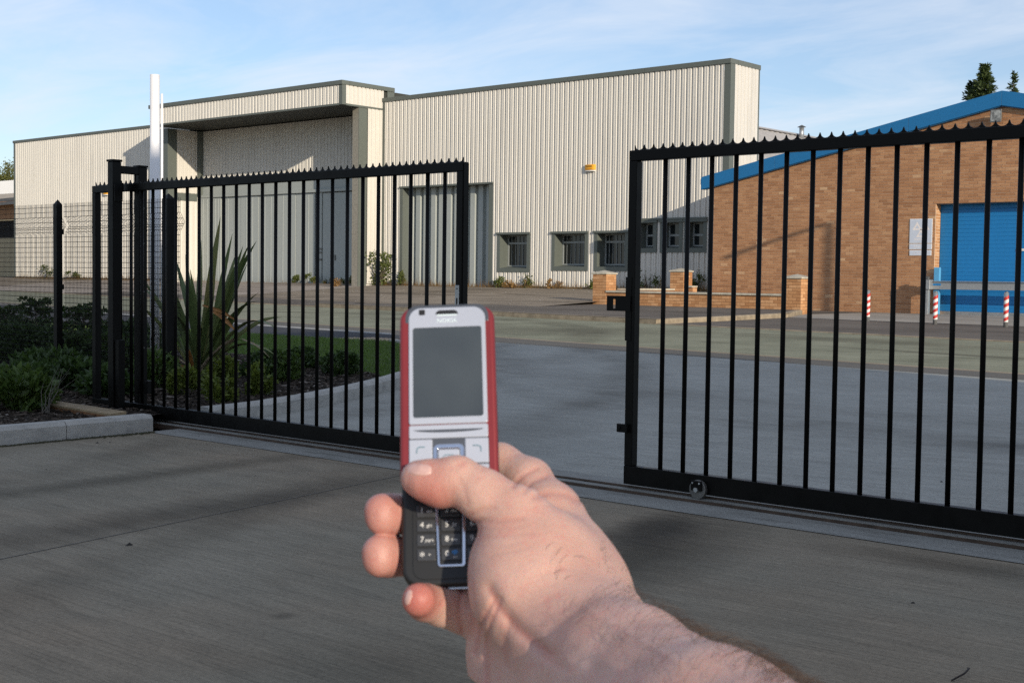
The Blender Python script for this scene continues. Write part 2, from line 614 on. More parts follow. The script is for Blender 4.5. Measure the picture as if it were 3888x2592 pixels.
M['clad'] = mk_paint('goosewing_cladding', (0.635, 0.605, 0.55), 0.45, 0.03, 0.4, 0.3)
M['trim'] = mk_paint('merlin_trim', (0.118, 0.132, 0.118), 0.5, 0.06, 0.25, 0.3)
M['trim_old'] = mk_paint('worn_column', (0.27, 0.25, 0.21), 0.8, 0.25, 0.6, 0.2)
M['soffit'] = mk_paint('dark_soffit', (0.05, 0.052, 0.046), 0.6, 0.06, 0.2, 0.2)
M['asbestos_pale'] = mk_paint('pale_fibre_cement', (0.36, 0.345, 0.335), 0.9, 0.15, 0.4)
M['door_grey'] = mk_paint('grey_door', (0.36, 0.385, 0.37), 0.5, 0.04, 0.25, 0.3)
M['win_frame'] = mk_paint('window_frame', (0.27, 0.29, 0.285), 0.4, 0.05, 0.1)
M['roof_grey'] = mk_paint('roof_sheet', (0.3, 0.3, 0.3), 0.6, 0.1, 0.3)
t = NT('glass_dark', 0.06, 0, 0.6)
t.color((0.012, 0.016, 0.018))
M['glass'] = t.m
M['black'] = None
t = NT('black_gate_paint', 0.42, 0, 0.14)
f = t.noise(t.world(), 9, 5, 0.65)
t.color(t.ramp(f, [(0.3, (0.0025, 0.0024, 0.0022)), (0.7, (0.005, 0.0046, 0.0042))]))
t.rough(t.ramp(f, [(0.3, 0.34), (0.7, 0.5)]))
t.bump(t.noise(t.world(), 90, 2), 0.06, 0.002)
M['black'] = t.m
M['steel'] = plain('galvanised', (0.42, 0.43, 0.43), 0.45, 0.7, 0.15, 20)
M['steel_dull'] = plain('worn_steel', (0.16, 0.155, 0.145), 0.5, 0.6, 0.3, 12)
M['rust'] = plain('rail_rust', (0.075, 0.05, 0.035), 0.85, 0.1, 0.4, 14)
M['white_pole'] = plain('white_pole', (0.78, 0.77, 0.78), 0.4, 0, 0.03, 3)
M['joint'] = plain('joint_sealant', (0.135, 0.12, 0.10), 0.9, 0, 0.3, 8)
M['kerb'] = None
t = NT('kerb_concrete', 0.85, 0, 0.3)
p = t.world()
c = t.ramp(t.noise(p, 5, 5, 0.6), [(0.3, (0.33, 0.32, 0.295)), (0.7, (0.45, 0.435, 0.40))])
c = t.mix(t.ramp(t.noise(t.world(scale=(1, 1, 3)), 9, 5, 0.65), [(0.52, 0.0), (0.7, 0.6)]), c, (0.20, 0.20, 0.195))
c = t.mix(t.ramp(t.noise(p, 120, 3, 0.6), [(0.3, 0.5), (0.42, 0.0)]), c, (0.15, 0.15, 0.14))
t.color(c)
t.bump(t.noise(p, 70, 4), 0.3, 0.004)
M['kerb'] = t.m
M['old_kerb'] = plain('old_kerb', (0.28, 0.23, 0.165), 0.9, 0, 0.3, 5, 0.3, 0.3)
M['edging'] = plain('edging', (0.42, 0.42, 0.42), 0.85, 0, 0.15, 5)
M['wood'] = plain('pale_timber', (0.27, 0.20, 0.115), 0.8, 0, 0.3, 9)
M['wood_edge'] = plain('timber_edge', (0.16, 0.075, 0.03), 0.85, 0, 0.3, 9)


def mk_brick(name, stops, dirt=(0.5, 0.5, 0.5)):
    t = NT(name, 0.85, 0, 0.25)
    g = t.n('NewGeometry')
    oi = t.n('ObjectInfo')
    r0 = t.math('FRACT', t.math('ADD', g.outputs['Random Per Island'], oi.outputs['Random']))
    c = t.ramp(r0, stops)
    nz = t.noise(t.world(), 28, 5, 0.65)
    c = t.mix(t.ramp(nz, [(0.42, 0.55), (0.6, 0.0)]), c, t.mix(1.0, c, (0.72, 0.70, 0.68), 'MULTIPLY'))
    c = t.mix(t.ramp(t.noise(t.world(), 0.7, 4, 0.6), [(0.45, 0.0), (0.7, 0.55)]), c, t.mix(1.0, c, (0.78, 0.78, 0.80), 'MULTIPLY'))
    t.color(c)
    t.bump(nz, 0.3, 0.004)
    return t.m


M['brick'] = mk_brick('brown_brick', [(0.0, (0.36, 0.178, 0.088)), (0.25, (0.43, 0.217, 0.108)), (0.75, (0.48, 0.252, 0.128)), (0.97, (0.52, 0.285, 0.148)), (1.0, (0.62, 0.40, 0.23))])
M['brick_buff'] = mk_brick('buff_brick', [(0.0, (0.44, 0.215, 0.095)), (0.5, (0.55, 0.29, 0.135)), (1.0, (0.63, 0.36, 0.185))])
M['mortar'] = plain('mortar_pale', (0.62, 0.48, 0.35), 0.95, 0, 0.15, 10)
M['mortar_dark'] = plain('mortar_dark', (0.24, 0.135, 0.075), 0.95, 0, 0.15, 10)
M['coping'] = plain('coping_stone', (0.46, 0.42, 0.34), 0.9, 0, 0.18, 8, 0.3, 0.2)
M['blue'] = mk_paint('fascia_blue', (0.012, 0.15, 0.36), 0.42, 0.04, 0.12)
M['blue_door'] = mk_paint('shutter_blue', (0.012, 0.185, 0.47), 0.42, 0.05, 0.2)
M['blue_light'] = mk_paint('light_blue_post', (0.10, 0.36, 0.62), 0.45, 0.05, 0.2)
M['red'] = plain('band_red', (0.55, 0.04, 0.03), 0.4, 0, 0.08)
M['white'] = plain('band_white', (0.75, 0.74, 0.71), 0.45, 0, 0.06)
M['yellow'] = plain('alarm_yellow', (0.80, 0.38, 0.02), 0.4, 0, 0.05)
M['ink'] = plain('dark_ink', (0.22, 0.07, 0.01), 0.6)
M['ink_faint'] = plain('faint_ink', (0.60, 0.25, 0.015), 0.6)
M['sign_blue'] = plain('faded_sign', (0.56, 0.61, 0.70), 0.55, 0, 0.04)
M['sign_pale'] = plain('faded_mark', (0.80, 0.74, 0.71), 0.55, 0, 0.03)
M['sign_white'] = plain('sign_border', (0.82, 0.82, 0.82), 0.5, 0, 0.03)
M['asbestos'] = mk_paint('fibre_cement', (0.27, 0.245, 0.215), 0.9, 0.2, 0.4)
M['white_sheet'] = mk_paint('white_sheet', (0.70, 0.68, 0.64), 0.6, 0.05, 0.1)
M['render'] = mk_paint('beige_render', (0.48, 0.41, 0.27), 0.9, 0.08, 0.3)
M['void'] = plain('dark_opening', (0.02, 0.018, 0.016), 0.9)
M['tactile'] = plain('buff_paving', (0.40, 0.32, 0.23), 0.85, 0, 0.15, 6)
# ------------------------------------------------------------------ terrain
def gz(x, y):
    if y < 5.86:
        return 0.0
    if y < 28.3:
        return 0.0159 * (y - 5.86)
    return 0.357


def clip(poly, axis, v, keep_less):
    out = []
    n = len(poly)
    for i in range(n):
        a, b = poly[i], poly[(i + 1) % n]
        ia = (a[axis] <= v) == keep_less
        ib = (b[axis] <= v) == keep_less
        if ia:
            out.append(a)
        if ia != ib:
            t_ = (v - a[axis]) / (b[axis] - a[axis])
            out.append((a[0] + t_ * (b[0] - a[0]), a[1] + t_ * (b[1] - a[1])))
    return out


def sheet(name, poly, off, mat, kind='structure', zf=gz, ys=(5.86, 28.3), label=None):
    mb = MB()
    lo = -1e9
    for y in list(ys) + [1e9]:
        p = clip(poly, 1, y, True) if y < 1e8 else poly
        p = clip(p, 1, lo, False) if lo > -1e8 else p
        lo = y
        if len(p) < 3:
            continue
        mb.add([(a, b, zf(a, b) + off) for a, b in p], [tuple(range(len(p)))])
    me = bpy.data.meshes.new(name)
    me.from_pydata(mb.v, [], mb.f)
    me.materials.append(mat)
    me.update()
    bm = bmesh.new()
    bm.from_mesh(me)
    for f_ in bm.faces:
        if f_.normal.z < 0:
            f_.normal_flip()
    bmesh.ops.triangulate(bm, faces=[f_ for f_ in bm.faces if len(f_.verts) > 4])
    bm.to_mesh(me)
    bm.free()
    o = link(name, me)
    return tag(o, kind=kind)


E1 = lambda x: 14.45 - 0.13 * (x + 9)       # drive meets the road
E2 = lambda x: 15.15 - 0.152 * (x + 9)      # seam of the worn road edge
E3 = lambda x: 20.68 - 0.148 * (x + 9)      # far kerb
XL, XR = -120, 25

sheet('ground', [(-900, -500), (900, -500), (900, 900), (-900, 900)], -0.06, M['ground'])
sheet('concrete_yard', [(-8.06, -30), (20, -30), (20, 5.33), (-8.06, 5.33)], 0, M['yard'])
sheet('concrete_strip', [(-8.06, 5.33), (20, 5.33), (20, 5.60), (-8.06, 5.60)], 0.003, M['trench'])
sheet('concrete_sill', [(-9.6, 5.78), (20, 5.78), (20, 5.98), (-9.6, 5.98)], 0.004, M['trench'])
KB = [(-8.22, 5.98), (-8.24, 6.5), (-8.45, 7.2), (-8.78, 8.0), (-9.16, 8.8), (-9.75, 9.8), (-10.55, 10.9), (-11.6, 11.95), (-12.75, 12.75), (-13.62, 13.13)]
sheet('concrete_drive', KB + [(-14.81, 14.28), (-15.0, E1(-15.0)), (20, E1(20)), (20, 5.98)], 0.0, M['drive'])
sheet('road_channel', [(-15.0, E1(-15)), (XR, E1(XR)), (XR, E2(XR)), (-15.0, E2(-15))], 0.002, M['road_edge'])
sheet('road_seam', [(XL, E2(XL)), (XR, E2(XR)), (XR, E2(XR) + 0.16), (XL, E2(XL) + 0.16)], 0.003, M['road_seam'])
sheet('road', [(XL, E2(XL) + 0.16), (XR, E2(XR) + 0.16), (XR, E3(XR)), (XL, E3(XL))], 0.002, M['road'])
# joint between the slabs
sheet('slab_joint', [(-4.625, 1.3), (-4.617, 1.3), (-5.367, 5.32), (-5.375, 5.32)], 0.002, M['joint'])

# footway on the near side, its edgings and tactile paving
PF = [(-60, E2(-60) - 0.4), (-20.3, 15.70), (-15.95, 15.25), (-14.9, 14.3), (-13.65, 13.14)]
sheet('footpath', [(-60, 13.6), (-15.6, 13.05), (-13.65, 13.14)] + PF[:0:-1][1:] + [PF[0]], 0.012, M['path'])
sheet('road_channel', PF[:4] + [(-15.0, E2(-15)), (-60, E2(-60))], 0.0015, M['road_edge'])
mb = MB()
for (a, b) in (((-60, 13.6), (-15.6, 13.05)), ((-15.6, 13.05), (-13.7, 13.1)), (PF[0], PF[1]), (PF[1], PF[2])):
    d = (Vector(b) - Vector(a)).normalized()
    n = Vector((-d.y, d.x)) * 0.028
    q = [(a[0] - n.x, a[1] - n.y), (a[0] + n.x, a[1] + n.y), (b[0] + n.x, b[1] + n.y), (b[0] - n.x, b[1] - n.y)]
    mb = MB().add([(x, y, gz(x, y) - 0.05) for x, y in q] + [(x, y, gz(x, y) + 0.03) for x, y in q],
                  [(4, 5, 6, 7), (0, 1, 5, 4), (1, 2, 6, 5), (2, 3, 7, 6), (3, 0, 4, 7)])
    tag(mb.build('path_edging', M['edging']), kind='structure')


def inside(p, poly):
    x, y = p
    c = False
    n = len(poly)
    for i in range(n):
        (x1, y1), (x2, y2) = poly[i], poly[(i + 1) % n]
        if (y1 > y) != (y2 > y) and x < (x2 - x1) * (y - y1) / (y2 - y1) + x1:
            c = not c
    return c


TP = [(-16.0, 13.62), (-15.35, 14.45), (-14.85, 14.32), (-13.6, 13.1), (-14.2, 13.08)]
tac = tag(thing('tactile_paving', None, None, (-14.9, 13.7, gz(0, 13.7))), kind='structure')
tm = MB().box(-0.097, 0.097, -0.097, 0.097, 0, 0.03)
for ix in (-1, 1):
    for iy in (-1, 1):
        tm.box(ix * 0.05 - 0.02, ix * 0.05 + 0.02, iy * 0.05 - 0.02, iy * 0.05 + 0.02, 0.03, 0.036)
tme = tm.mesh('paver', M['tactile'])
for i in range(16):
    for j in range(16):
        x, y = -16.2 + 0.2 * i, 12.9 + 0.2 * j
        if inside((x, y), TP):
            link('paver', tme, tac, loc=(x + 14.9, y - 13.7, gz(x, y) - gz(0, 13.7) - 0.012))

# far side: kerb, tarmac footway, forecourts
FB = [(-27.5, E3(-27.5)), (-15.0, E3(-15.0) + 0.1), (-14.75, 24.3), (-15.4, 28.25), (-27.5, 28.25)]
sheet('pavement', [(-27.5, E3(-27.5)), (-15.0, E3(-15.0)), (-14.72, 26.3), (-15.7, 28.5), (-21.6, 28.5), (-24, 26.0)], 0.10, M['pavement'])
sheet('pavement', [(-21.6, 28.45), (-15.78, 28.45), (-15.4, 32.0), (-21.6, 32.0)], 0.009, M['pavement'])
sheet('pavement_crossing', [(-15.0, E3(-15.0)), (XR, E3(XR)), (XR, 25.0), (-9.3, 25.7), (-14.72, 26.2)], 0.004, M['pavement'])
sheet('workshop_apron', [(-14.72, 26.2), (-9.3, 25.7), (XR, 25.0), (XR, 32.0), (-15.4, 32.0), (-15.4, 28.3)], 0.008, M['apron'])


def fz(x, y):       # warehouse forecourt ramps up to the wall
    y0 = E3(x)
    base = gz(x, y0) + 0.02
    k = max(0.0, min(1.0, (y - y0) / max(0.1, 34.2 - y0)))
    return base + (0.82 - base) * (k ** 1.1 if k > 0 else 0)


def grid_sheet(name, x0, x1, nx, ylo, yhi, ny, zf, off, mat):
    vs, fs = [], []
    for i in range(nx + 1):
        x = x0 + (x1 - x0) * i / nx
        for j in range(ny + 1):
            y = ylo(x) + (yhi(x) - ylo(x)) * j / ny
            vs.append((x, y, zf(x, y) + off))
    for i in range(nx):
        for j in range(ny):
            a = i * (ny + 1) + j
            fs.append((a, a + ny + 1, a + ny + 2, a + 1))
    me = bpy.data.meshes.new(name)
    me.from_pydata(vs, [], fs)
    me.materials.append(mat)
    me.update()
    return tag(link(name, me), kind='structure')


yedge = lambda x: E3(x) if x < -27.5 else (E3(-27.5) + (x + 27.5) * (28.4 - E3(-27.5)) / 5.8 if x < -21.7 else 28.4)
grid_sheet('forecourt', -56, -36.0, 12, E3, lambda x: 34.3, 10, fz, 0.004, M['forecourt'])
grid_sheet('forecourt_tarmac', -36.0, -21.6, 14, lambda x: E3(x) + (0 if x < -27.5 else 0.0), lambda x: 34.3, 10, fz, 0.0, M['yard_tarmac'])
grid_sheet('forecourt_tarmac', -120, -56.0, 6, E3, lambda x: 45, 10, fz, 0.0, M['yard_tarmac'])
# darker footway strip along the open forecourt
grid_sheet('pavement', -44, -27.5, 8, lambda x: E3(x) + 0.12, lambda x: E3(x) + 1.9, 3, fz, 0.012, M['pavement'])


def kerb_run(name, pts, w, h, step, mat, zoff=0.0, label=None, cham=0.025, gap=0.006, front=+1):
    """Kerb stones laid one by one along a polyline (front face to the right of travel when front=+1)."""
    root = tag(thing(name, None, None, (pts[0][0], pts[0][1], gz(*pts[0]))), kind='structure')
    ox, oy, oz = root.location
    P = [Vector(p) for p in pts]
    L = [0]
    for a, b in zip(P, P[1:]):
        L.append(L[-1] + (b - a).length)

    def at(s):
        s = max(0, min(L[-1], s))
        for i in range(len(P) - 1):
            if s <= L[i + 1] + 1e-9:
                t_ = (s - L[i]) / max(1e-9, L[i + 1] - L[i])
                return P[i].lerp(P[i + 1], t_), (P[i + 1] - P[i]).normalized()
        return P[-1], (P[-1] - P[-2]).normalized()
    s = 0.0
    while s < L[-1] - 0.05:
        e = min(s + step, L[-1])
        mb = MB()
        rings = []
        k = 3
        jz = rnd.uniform(-0.002, 0.002)
        for q in range(k + 1):
            c, d = at(s + gap / 2 + (e - s - gap) * q / k)
            n = Vector((d.y, -d.x)) * front
            prof = [(0, -0.08), (0, h - cham), (-cham, h), (-w, h), (-w, -0.08)]
            z = gz(c.x, c.y) + zoff + jz
            rings.append([(c.x + n.x * a - ox, c.y + n.y * a - oy, z + b - oz) for a, b in prof])
        vs = [p for r_ in rings for p in r_]
        fs = [tuple(range(5)), tuple(5 * k + i for i in range(5))]
        for q in range(k):
            for i in range(5):
                fs.append((q * 5 + i, q * 5 + (i + 1) % 5, (q + 1) * 5 + (i + 1) % 5, (q + 1) * 5 + i))
        mb.add(vs, fs)
        mb.build('kerb_stone', mat, root)
        s = e
    return root


kerb_run('kerb', [(-8.03, 5.36), (-8.02, 4.67), (-8.02, -6)], 0.125, 0.125, 0.68, M['kerb'], front=-1)
kerb_run('kerb', KB, 0.125, 0.115, 0.9, M['kerb'], front=1)
kerb_run('kerb', [(-27.5, E3(-27.5)), (-21, E3(-21)), (-15.0, E3(-15)), (-14.82, 23.5), (-14.72, 26.2), (-15.5, 28.3)], 0.14, 0.105, 0.9, M['old_kerb'], front=1)
kerb_run('kerb', [(-15.0, E3(-15)), (10, E3(10))], 0.12, 0.02, 0.9, M['old_kerb'], front=1, cham=0.006)
kerb_run('kerb', [(-50, E3(-50)), (-27.5, E3(-27.5))], 0.12, 0.03, 0.9, M['old_kerb'], front=1, cham=0.008)

# planting bed and lawn
BED = [(-60, -8), (-8.155, -8), (-8.155, 5.36), (-8.35, 5.6), (-8.35, 6.3), (-8.58, 7.2), (-8.9, 8.0), (-9.3, 8.85), (-9.95, 9.2), (-11.6, 9.7), (-14, 10.1), (-60, 10.6)]
sheet('soil_bed', BED, 0.085, M['mulch'])
LAWN = [(-9.3, 8.85), (-9.88, 9.82), (-10.66, 10.95), (-11.7, 12.05), (-12.8, 12.86), (-13.7, 13.17), (-15.6, 13.02), (-60, 13.57), (-60, 10.6), (-14, 10.1), (-11.6, 9.7), (-9.95, 9.2)]
sheet('lawn_soil', LAWN, 0.08, M['lawn'])


def inside(p, poly):
    x, y = p
    c = False
    n = len(poly)
    for i in range(n):
        (x1, y1), (x2, y2) = poly[i], poly[(i + 1) % n]
        if (y1 > y) != (y2 > y) and x < (x2 - x1) * (y - y1) / (y2 - y1) + x1:
            c = not c
    return c


r_ = np.random.default_rng(3)
vs, fs = [], []
n = 0
while n < 52000:
    x, y = r_.uniform(-21, -9), r_.uniform(8.8, 13.6)
    if r_.random() > (1.0 if x > -17 else 0.5) or not inside((x, y), LAWN):
        continue
    z = gz(x, y) + 0.075
    h = r_.uniform(0.018, 0.045)
    a = r_.uniform(0, 6.283)
    w_ = 0.004
    lx, ly = r_.normal(0, 0.014, 2)
    b = len(vs)
    vs += [(x - w_ * math.cos(a), y - w_ * math.sin(a), z), (x + w_ * math.cos(a), y + w_ * math.sin(a), z), (x + lx, y + ly, z + h)]
    fs.append((b, b + 1, b + 2))
    n += 1
me = bpy.data.meshes.new('lawn_grass')
me.from_pydata(vs, [], fs)
me.materials.append(M['grass'])
tag(link('lawn_grass', me), kind='stuff')

# bark chips
vs, fs = [], []
n = 0
while n < 9000:
    if n % 3:
        x, y = r_.uniform(-13.5, -8.2), r_.uniform(5.9, 9.9)
    else:
        x, y = r_.uniform(-11.5, -8.16), r_.uniform(3.6, 6.0)
    if not inside((x, y), BED):
        continue
    z = gz(x, y) + 0.09
    a = r_.uniform(0, 6.283)
    l_, w_, t_ = r_.uniform(0.01, 0.038), r_.uniform(0.004, 0.012), 0.005
    ca, sa = math.cos(a), math.sin(a)
    tl = r_.uniform(-0.3, 0.3)
    b = len(vs)
    for dz in (0, t_):
        for (p, q) in ((-l_, -w_), (l_, -w_), (l_, w_), (-l_, w_)):
            vs.append((x + p * ca - q * sa, y + p * sa + q * ca, z + dz + p * tl + 0.008 * r_.random()))
    fs += [(b + 4, b + 5, b + 6, b + 7), (b, b + 1, b + 5, b + 4), (b + 1, b + 2, b + 6, b + 5), (b + 2, b + 3, b + 7, b + 6), (b + 3, b, b + 4, b + 7)]
    n += 1
me = bpy.data.meshes.new('bark_mulch')
me.from_pydata(vs, [], fs)
me.materials.append(M['chip'])
tag(link('bark_mulch', me), kind='stuff')

# moss and dirt at the foot of the near kerb, small grit on the slabs
vs, fs = [], []
for i in range(2600):
    y = r_.uniform(1.5, 5.36)
    x = -8.03 + abs(r_.normal(0, 0.022))
    s_ = r_.uniform(0.003, 0.012)
    b = len(vs)
    vs += [(x - s_, y - s_, 0.001), (x + s_, y - s_ * 0.6, 0.001), (x + s_ * 0.5, y + s_, 0.001), (x, y, 0.001 + s_ * 0.8)]
    fs += [(b, b + 1, b + 3), (b + 1, b + 2, b + 3), (b + 2, b, b + 3)]
me = bpy.data.meshes.new('kerb_moss')
me.from_pydata(vs, [], fs)
me.materials.append(plain('moss', (0.045, 0.042, 0.02), 0.95, 0, 0.5, 30))
tag(link('kerb_moss', me), kind='stuff')

mb = MB()
for (x, y, s_) in [(-4.74, 3.05, 0.016), (-7.76, 4.75, 0.012), (-7.72, 4.82, 0.01), (-6.9, 3.9, 0.006), (-5.9, 4.6, 0.006), (-2.1, 8.8, 0.012), (-3.0, 7.1, 0.01), (-6.1, 6.6, 0.01), (-1.95, 4.4, 0.008)]:
    q = [(x + s_ * math.cos(k * 1.047) * rnd.uniform(0.7, 1.2), y + s_ * 1.1 * math.sin(k * 1.047) * rnd.uniform(0.7, 1.2)) for k in range(6)]
    z = gz(x, y)
    mb.add([(a, b, z) for a, b in q] + [(x, y, z + s_ * 0.7)], [(k, (k + 1) % 6, 6) for k in range(6)])
tag(mb.build('grit', plain('grit_dark', (0.02, 0.016, 0.014), 0.8)), kind='stuff')
mb = MB()
mb.tube([(-1.475, 3.60, 0.004), (-1.462, 3.66, 0.014), (-1.466, 3.70, 0.018), (-1.49, 3.745, 0.006)], [0.0025, 0.003, 0.003, 0.001], 5)
tag(mb.build('twig', plain('twig_dark', (0.02, 0.012, 0.01), 0.7), smooth=True), 'thin dark curved twig lying on the concrete at the bottom right corner', 'twig')
# ------------------------------------------------------------------ warehouse
WY = 34.2
WZ = 0.80
wh = thing('warehouse', 'long pale ribbed metal warehouse with grey trim and a projecting porch', 'warehouse', (-42.4, WY, WZ))
WO = Vector((-42.4, WY, WZ))


def wpart(mb, name, mat, parent=None, **kw):
    return local(mb, WO).build(name, mat, parent or wh, **kw)


def clad(mb, origin, u, n, length, zlo, zhi, openings=(), pitch=0.2, crown=0.118, slope=0.026, valley=0.036, dep=0.044):
    """Ribbed sheet. origin: start point, u: run direction, n: outward normal. openings: (u0,u1,z0,z1)."""
    bp = []
    k = 0
    while k * pitch < length:
        b = k * pitch
        for o_, h in ((0, dep), (crown * 0.36, dep), (crown * 0.40, dep - 0.011), (crown * 0.60, dep - 0.011), (crown * 0.64, dep), (crown, dep), (crown + slope, 0), (crown + slope + valley, 0)):
            if b + o_ < length:
                bp.append((b + o_, h))
        k += 1
    bp.append((length, dep))
    for (a, b_, _, _) in openings:
        for v in (a, b_):
            for i in range(len(bp) - 1):
                if bp[i][0] < v < bp[i + 1][0]:
                    t_ = (v - bp[i][0]) / (bp[i + 1][0] - bp[i][0])
                    bp.insert(i + 1, (v, bp[i][1] + t_ * (bp[i + 1][1] - bp[i][1])))
                    break
    o, u, n = Vector(origin), Vector(u), Vector(n)
    for (s0, h0), (s1, h1) in zip(bp, bp[1:]):
        if s1 - s0 < 1e-6:
            continue
        mid = (s0 + s1) / 2
        iv = [(zlo, zhi)]
        for (a, b_, z0, z1) in openings:
            if a < mid < b_:
                nv = []
                for (p, q) in iv:
                    if z0 > p:
                        nv.append((p, min(q, z0)))
                    if z1 < q:
                        nv.append((max(p, z1), q))
                iv = [x for x in nv if x[1] - x[0] > 1e-6]
        for (p, q) in iv:
            A = o + u * s0 + n * h0
            B = o + u * s1 + n * h1
            mb.add([(A.x, A.y, p), (B.x, B.y, p), (B.x, B.y, q), (A.x, A.y, q)], [(0, 1, 2, 3)])
    return mb


XA, XB = -63.5, -21.3           # facade ends
PX0, PX1 = -48.45, -36.36       # porch
TOP = 7.75
# windows and door openings on the right-hand section, world x
WIN = [(-30.38, -29.16, 1.47, 2.60), (-27.94, -26.68, 1.53, 2.60), (-26.16, -25.05, 1.53, 2.60)]
SWIN = [(-24.44, -23.96), (-23.58, -23.0), (-22.68, -22.12)]
op = [(a - (PX1 + 0.16), b - (PX1 + 0.16), c, d) for (a, b, c, d) in WIN]
op += [(a - (PX1 + 0.16), b - (PX1 + 0.16), 2.12, 2.92) for (a, b) in SWIN]
DR = (-35.2, -30.92, WZ - 0.2, 4.38)
op.append((DR[0] - (PX1 + 0.16), DR[1] - (PX1 + 0.16), DR[2], DR[3]))
LSEC = XB - 0.19 - (PX1 + 0.16)
mb = clad(MB(), (PX1 + 0.16, WY, 0), (1, 0, 0), (0, -1, 0), LSEC, WZ + 0.06, TOP - 0.12, op)
wpart(mb, 'cladding', M['clad'], fix=False)
mb = clad(MB(), (XA + 0.15, WY, 0), (1, 0, 0), (0, -1, 0), PX0 - XA - 0.15, WZ + 0.06, TOP - 0.12, (), 0.2)
wpart(mb, 'cladding', M['clad'], fix=False)
mb = clad(MB(), (XB, WY + 0.19, 0), (0, 1, 0), (1, 0, 0), 1.62 - 0.19 - 0.09, WZ, TOP - 0.12)
wpart(mb, 'cladding', M['clad'], fix=False)
# solid core behind the sheets, and the low roof
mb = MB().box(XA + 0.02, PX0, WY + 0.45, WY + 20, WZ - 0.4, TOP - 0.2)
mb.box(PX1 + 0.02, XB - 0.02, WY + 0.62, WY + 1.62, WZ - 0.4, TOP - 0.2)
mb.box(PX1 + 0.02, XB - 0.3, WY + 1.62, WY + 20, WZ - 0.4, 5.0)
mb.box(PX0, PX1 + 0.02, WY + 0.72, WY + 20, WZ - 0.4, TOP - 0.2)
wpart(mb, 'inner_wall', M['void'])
wpart(MB().box(XA + 0.01, PX1 + 0.02, WY + 0.6, WY + 20.2, TOP - 0.2, TOP - 0.1), 'roof', M['roof_grey'])
wpart(MB().box(PX1 + 0.03, XB - 0.28, WY + 1.63, WY + 20.2, 5.0, 5.1), 'roof', M['roof_grey'])
# dark footing under the sheets
for (fa_, fb_) in ((XA + 0.05, PX0), (PX1 + 0.16, DR[0]), (DR[1], XB - 0.01)):
    wpart(MB().box(fa_, fb_, WY - 0.03, WY + 0.3, WZ - 0.4, WZ + 0.055), 'footing', M['trim'])
# verge caps and corner trims
mb = MB()
xs = [XA - 0.06, -58.4, -53.2, PX0 + 0.02]
for a, b in zip(xs, xs[1:]):
    wpart(MB().box(a + 0.004, b - 0.004, WY - 0.075, WY + 0.35, TOP - 0.125, TOP), 'verge_cap', M['trim'], bevel=0.008, segs=1)
xs = [PX1 + 0.03, -31.6, -27.5, -24.4, XB + 0.05]
for a, b in zip(xs, xs[1:]):
    wpart(MB().box(a + 0.004, b - 0.004, WY - 0.075, WY + 0.35, TOP - 0.15, TOP), 'verge_cap', M['trim'], bevel=0.008, segs=1)
wpart(MB().box(XB - 0.3, XB + 0.052, WY + 0.352, WY + 1.66, TOP - 0.15, TOP), 'verge_cap', M['trim'], bevel=0.008, segs=1)
wpart(MB().box(XB - 0.19, XB + 0.04, WY - 0.045, WY + 0.195, WZ - 0.1, TOP - 0.15), 'corner_trim', M['trim'], bevel=0.006, segs=1)
wpart(MB().box(XB - 0.1, XB + 0.038, WY + 1.53, WY + 1.63, WZ - 0.1, TOP - 0.15), 'corner_trim', M['trim'], bevel=0.006, segs=1)
wpart(MB().box(XA - 0.02, XA + 0.16, WY - 0.045, WY + 0.4, WZ - 0.1, TOP - 0.125), 'corner_trim', M['trim'], bevel=0.006, segs=1)
wpart(MB().box(PX1 + 0.012, PX1 + 0.165, WY - 0.05, WY + 0.3, WZ - 0.1, TOP - 0.152), 'corner_trim', M['trim'], bevel=0.006, segs=1)

# porch: overhanging fascia box on two clad cheeks
BY, BT, BB = 32.2, 8.19, 7.32
mb = clad(MB(), (PX0 + 0.06, BY, 0), (1, 0, 0), (0, -1, 0), PX1 - PX0 - 0.2, BB + 0.05, BT - 0.14)
wpart(mb, 'porch_fascia', M['clad'], fix=False)
mb = clad(MB(), (PX1, BY + 0.14, 0), (0, 1, 0), (1, 0, 0), 2.0 - 0.14, BB + 0.05, BT - 0.14)
wpart(mb, 'porch_fascia', M['clad'], fix=False)
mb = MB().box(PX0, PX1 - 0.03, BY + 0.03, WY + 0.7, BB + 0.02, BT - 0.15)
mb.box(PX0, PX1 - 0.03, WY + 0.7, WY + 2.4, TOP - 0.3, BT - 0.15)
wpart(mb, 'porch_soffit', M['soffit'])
xs = [PX0 - 0.05, -44.2, -40.0, PX1 + 0.07]
for a, b in zip(xs, xs[1:]):
    wpart(MB().box(a + 0.004, b - 0.004, BY - 0.085, BY + 0.3, BT - 0.155, BT), 'verge_cap', M['trim'], bevel=0.008, segs=1)
wpart(MB().box(PX1 - 0.3, PX1 + 0.072, BY + 0.302, WY + 0.55, BT - 0.155, BT), 'verge_cap', M['trim'], bevel=0.008, segs=1)
wpart(MB().box(PX0 - 0.05, PX0 + 0.3, BY + 0.302, WY + 2.4, BT - 0.155, BT), 'verge_cap', M['trim'], bevel=0.008, segs=1)
wpart(MB().box(PX1 - 0.14, PX1 + 0.045, BY - 0.045, BY + 0.145, BB, BT - 0.155), 'corner_trim', M['trim'], bevel=0.006, segs=1)
wpart(MB().box(PX1 - 0.02, PX1 + 0.046, WY + 0.2, WY + 0.55, BB, BT - 0.155), 'corner_trim', M['trim'], bevel=0.006, segs=1)
wpart(MB().box(PX0, PX1 - 0.145, BY - 0.04, BY + 0.03, BB - 0.015, BB + 0.05), 'drip_trim', M['trim'])
wpart(MB().box(PX1 - 0.03, PX1 + 0.04, BY + 0.15, WY - 0.06, BB - 0.015, BB + 0.05), 'drip_trim', M['trim'])
CY = 33.0
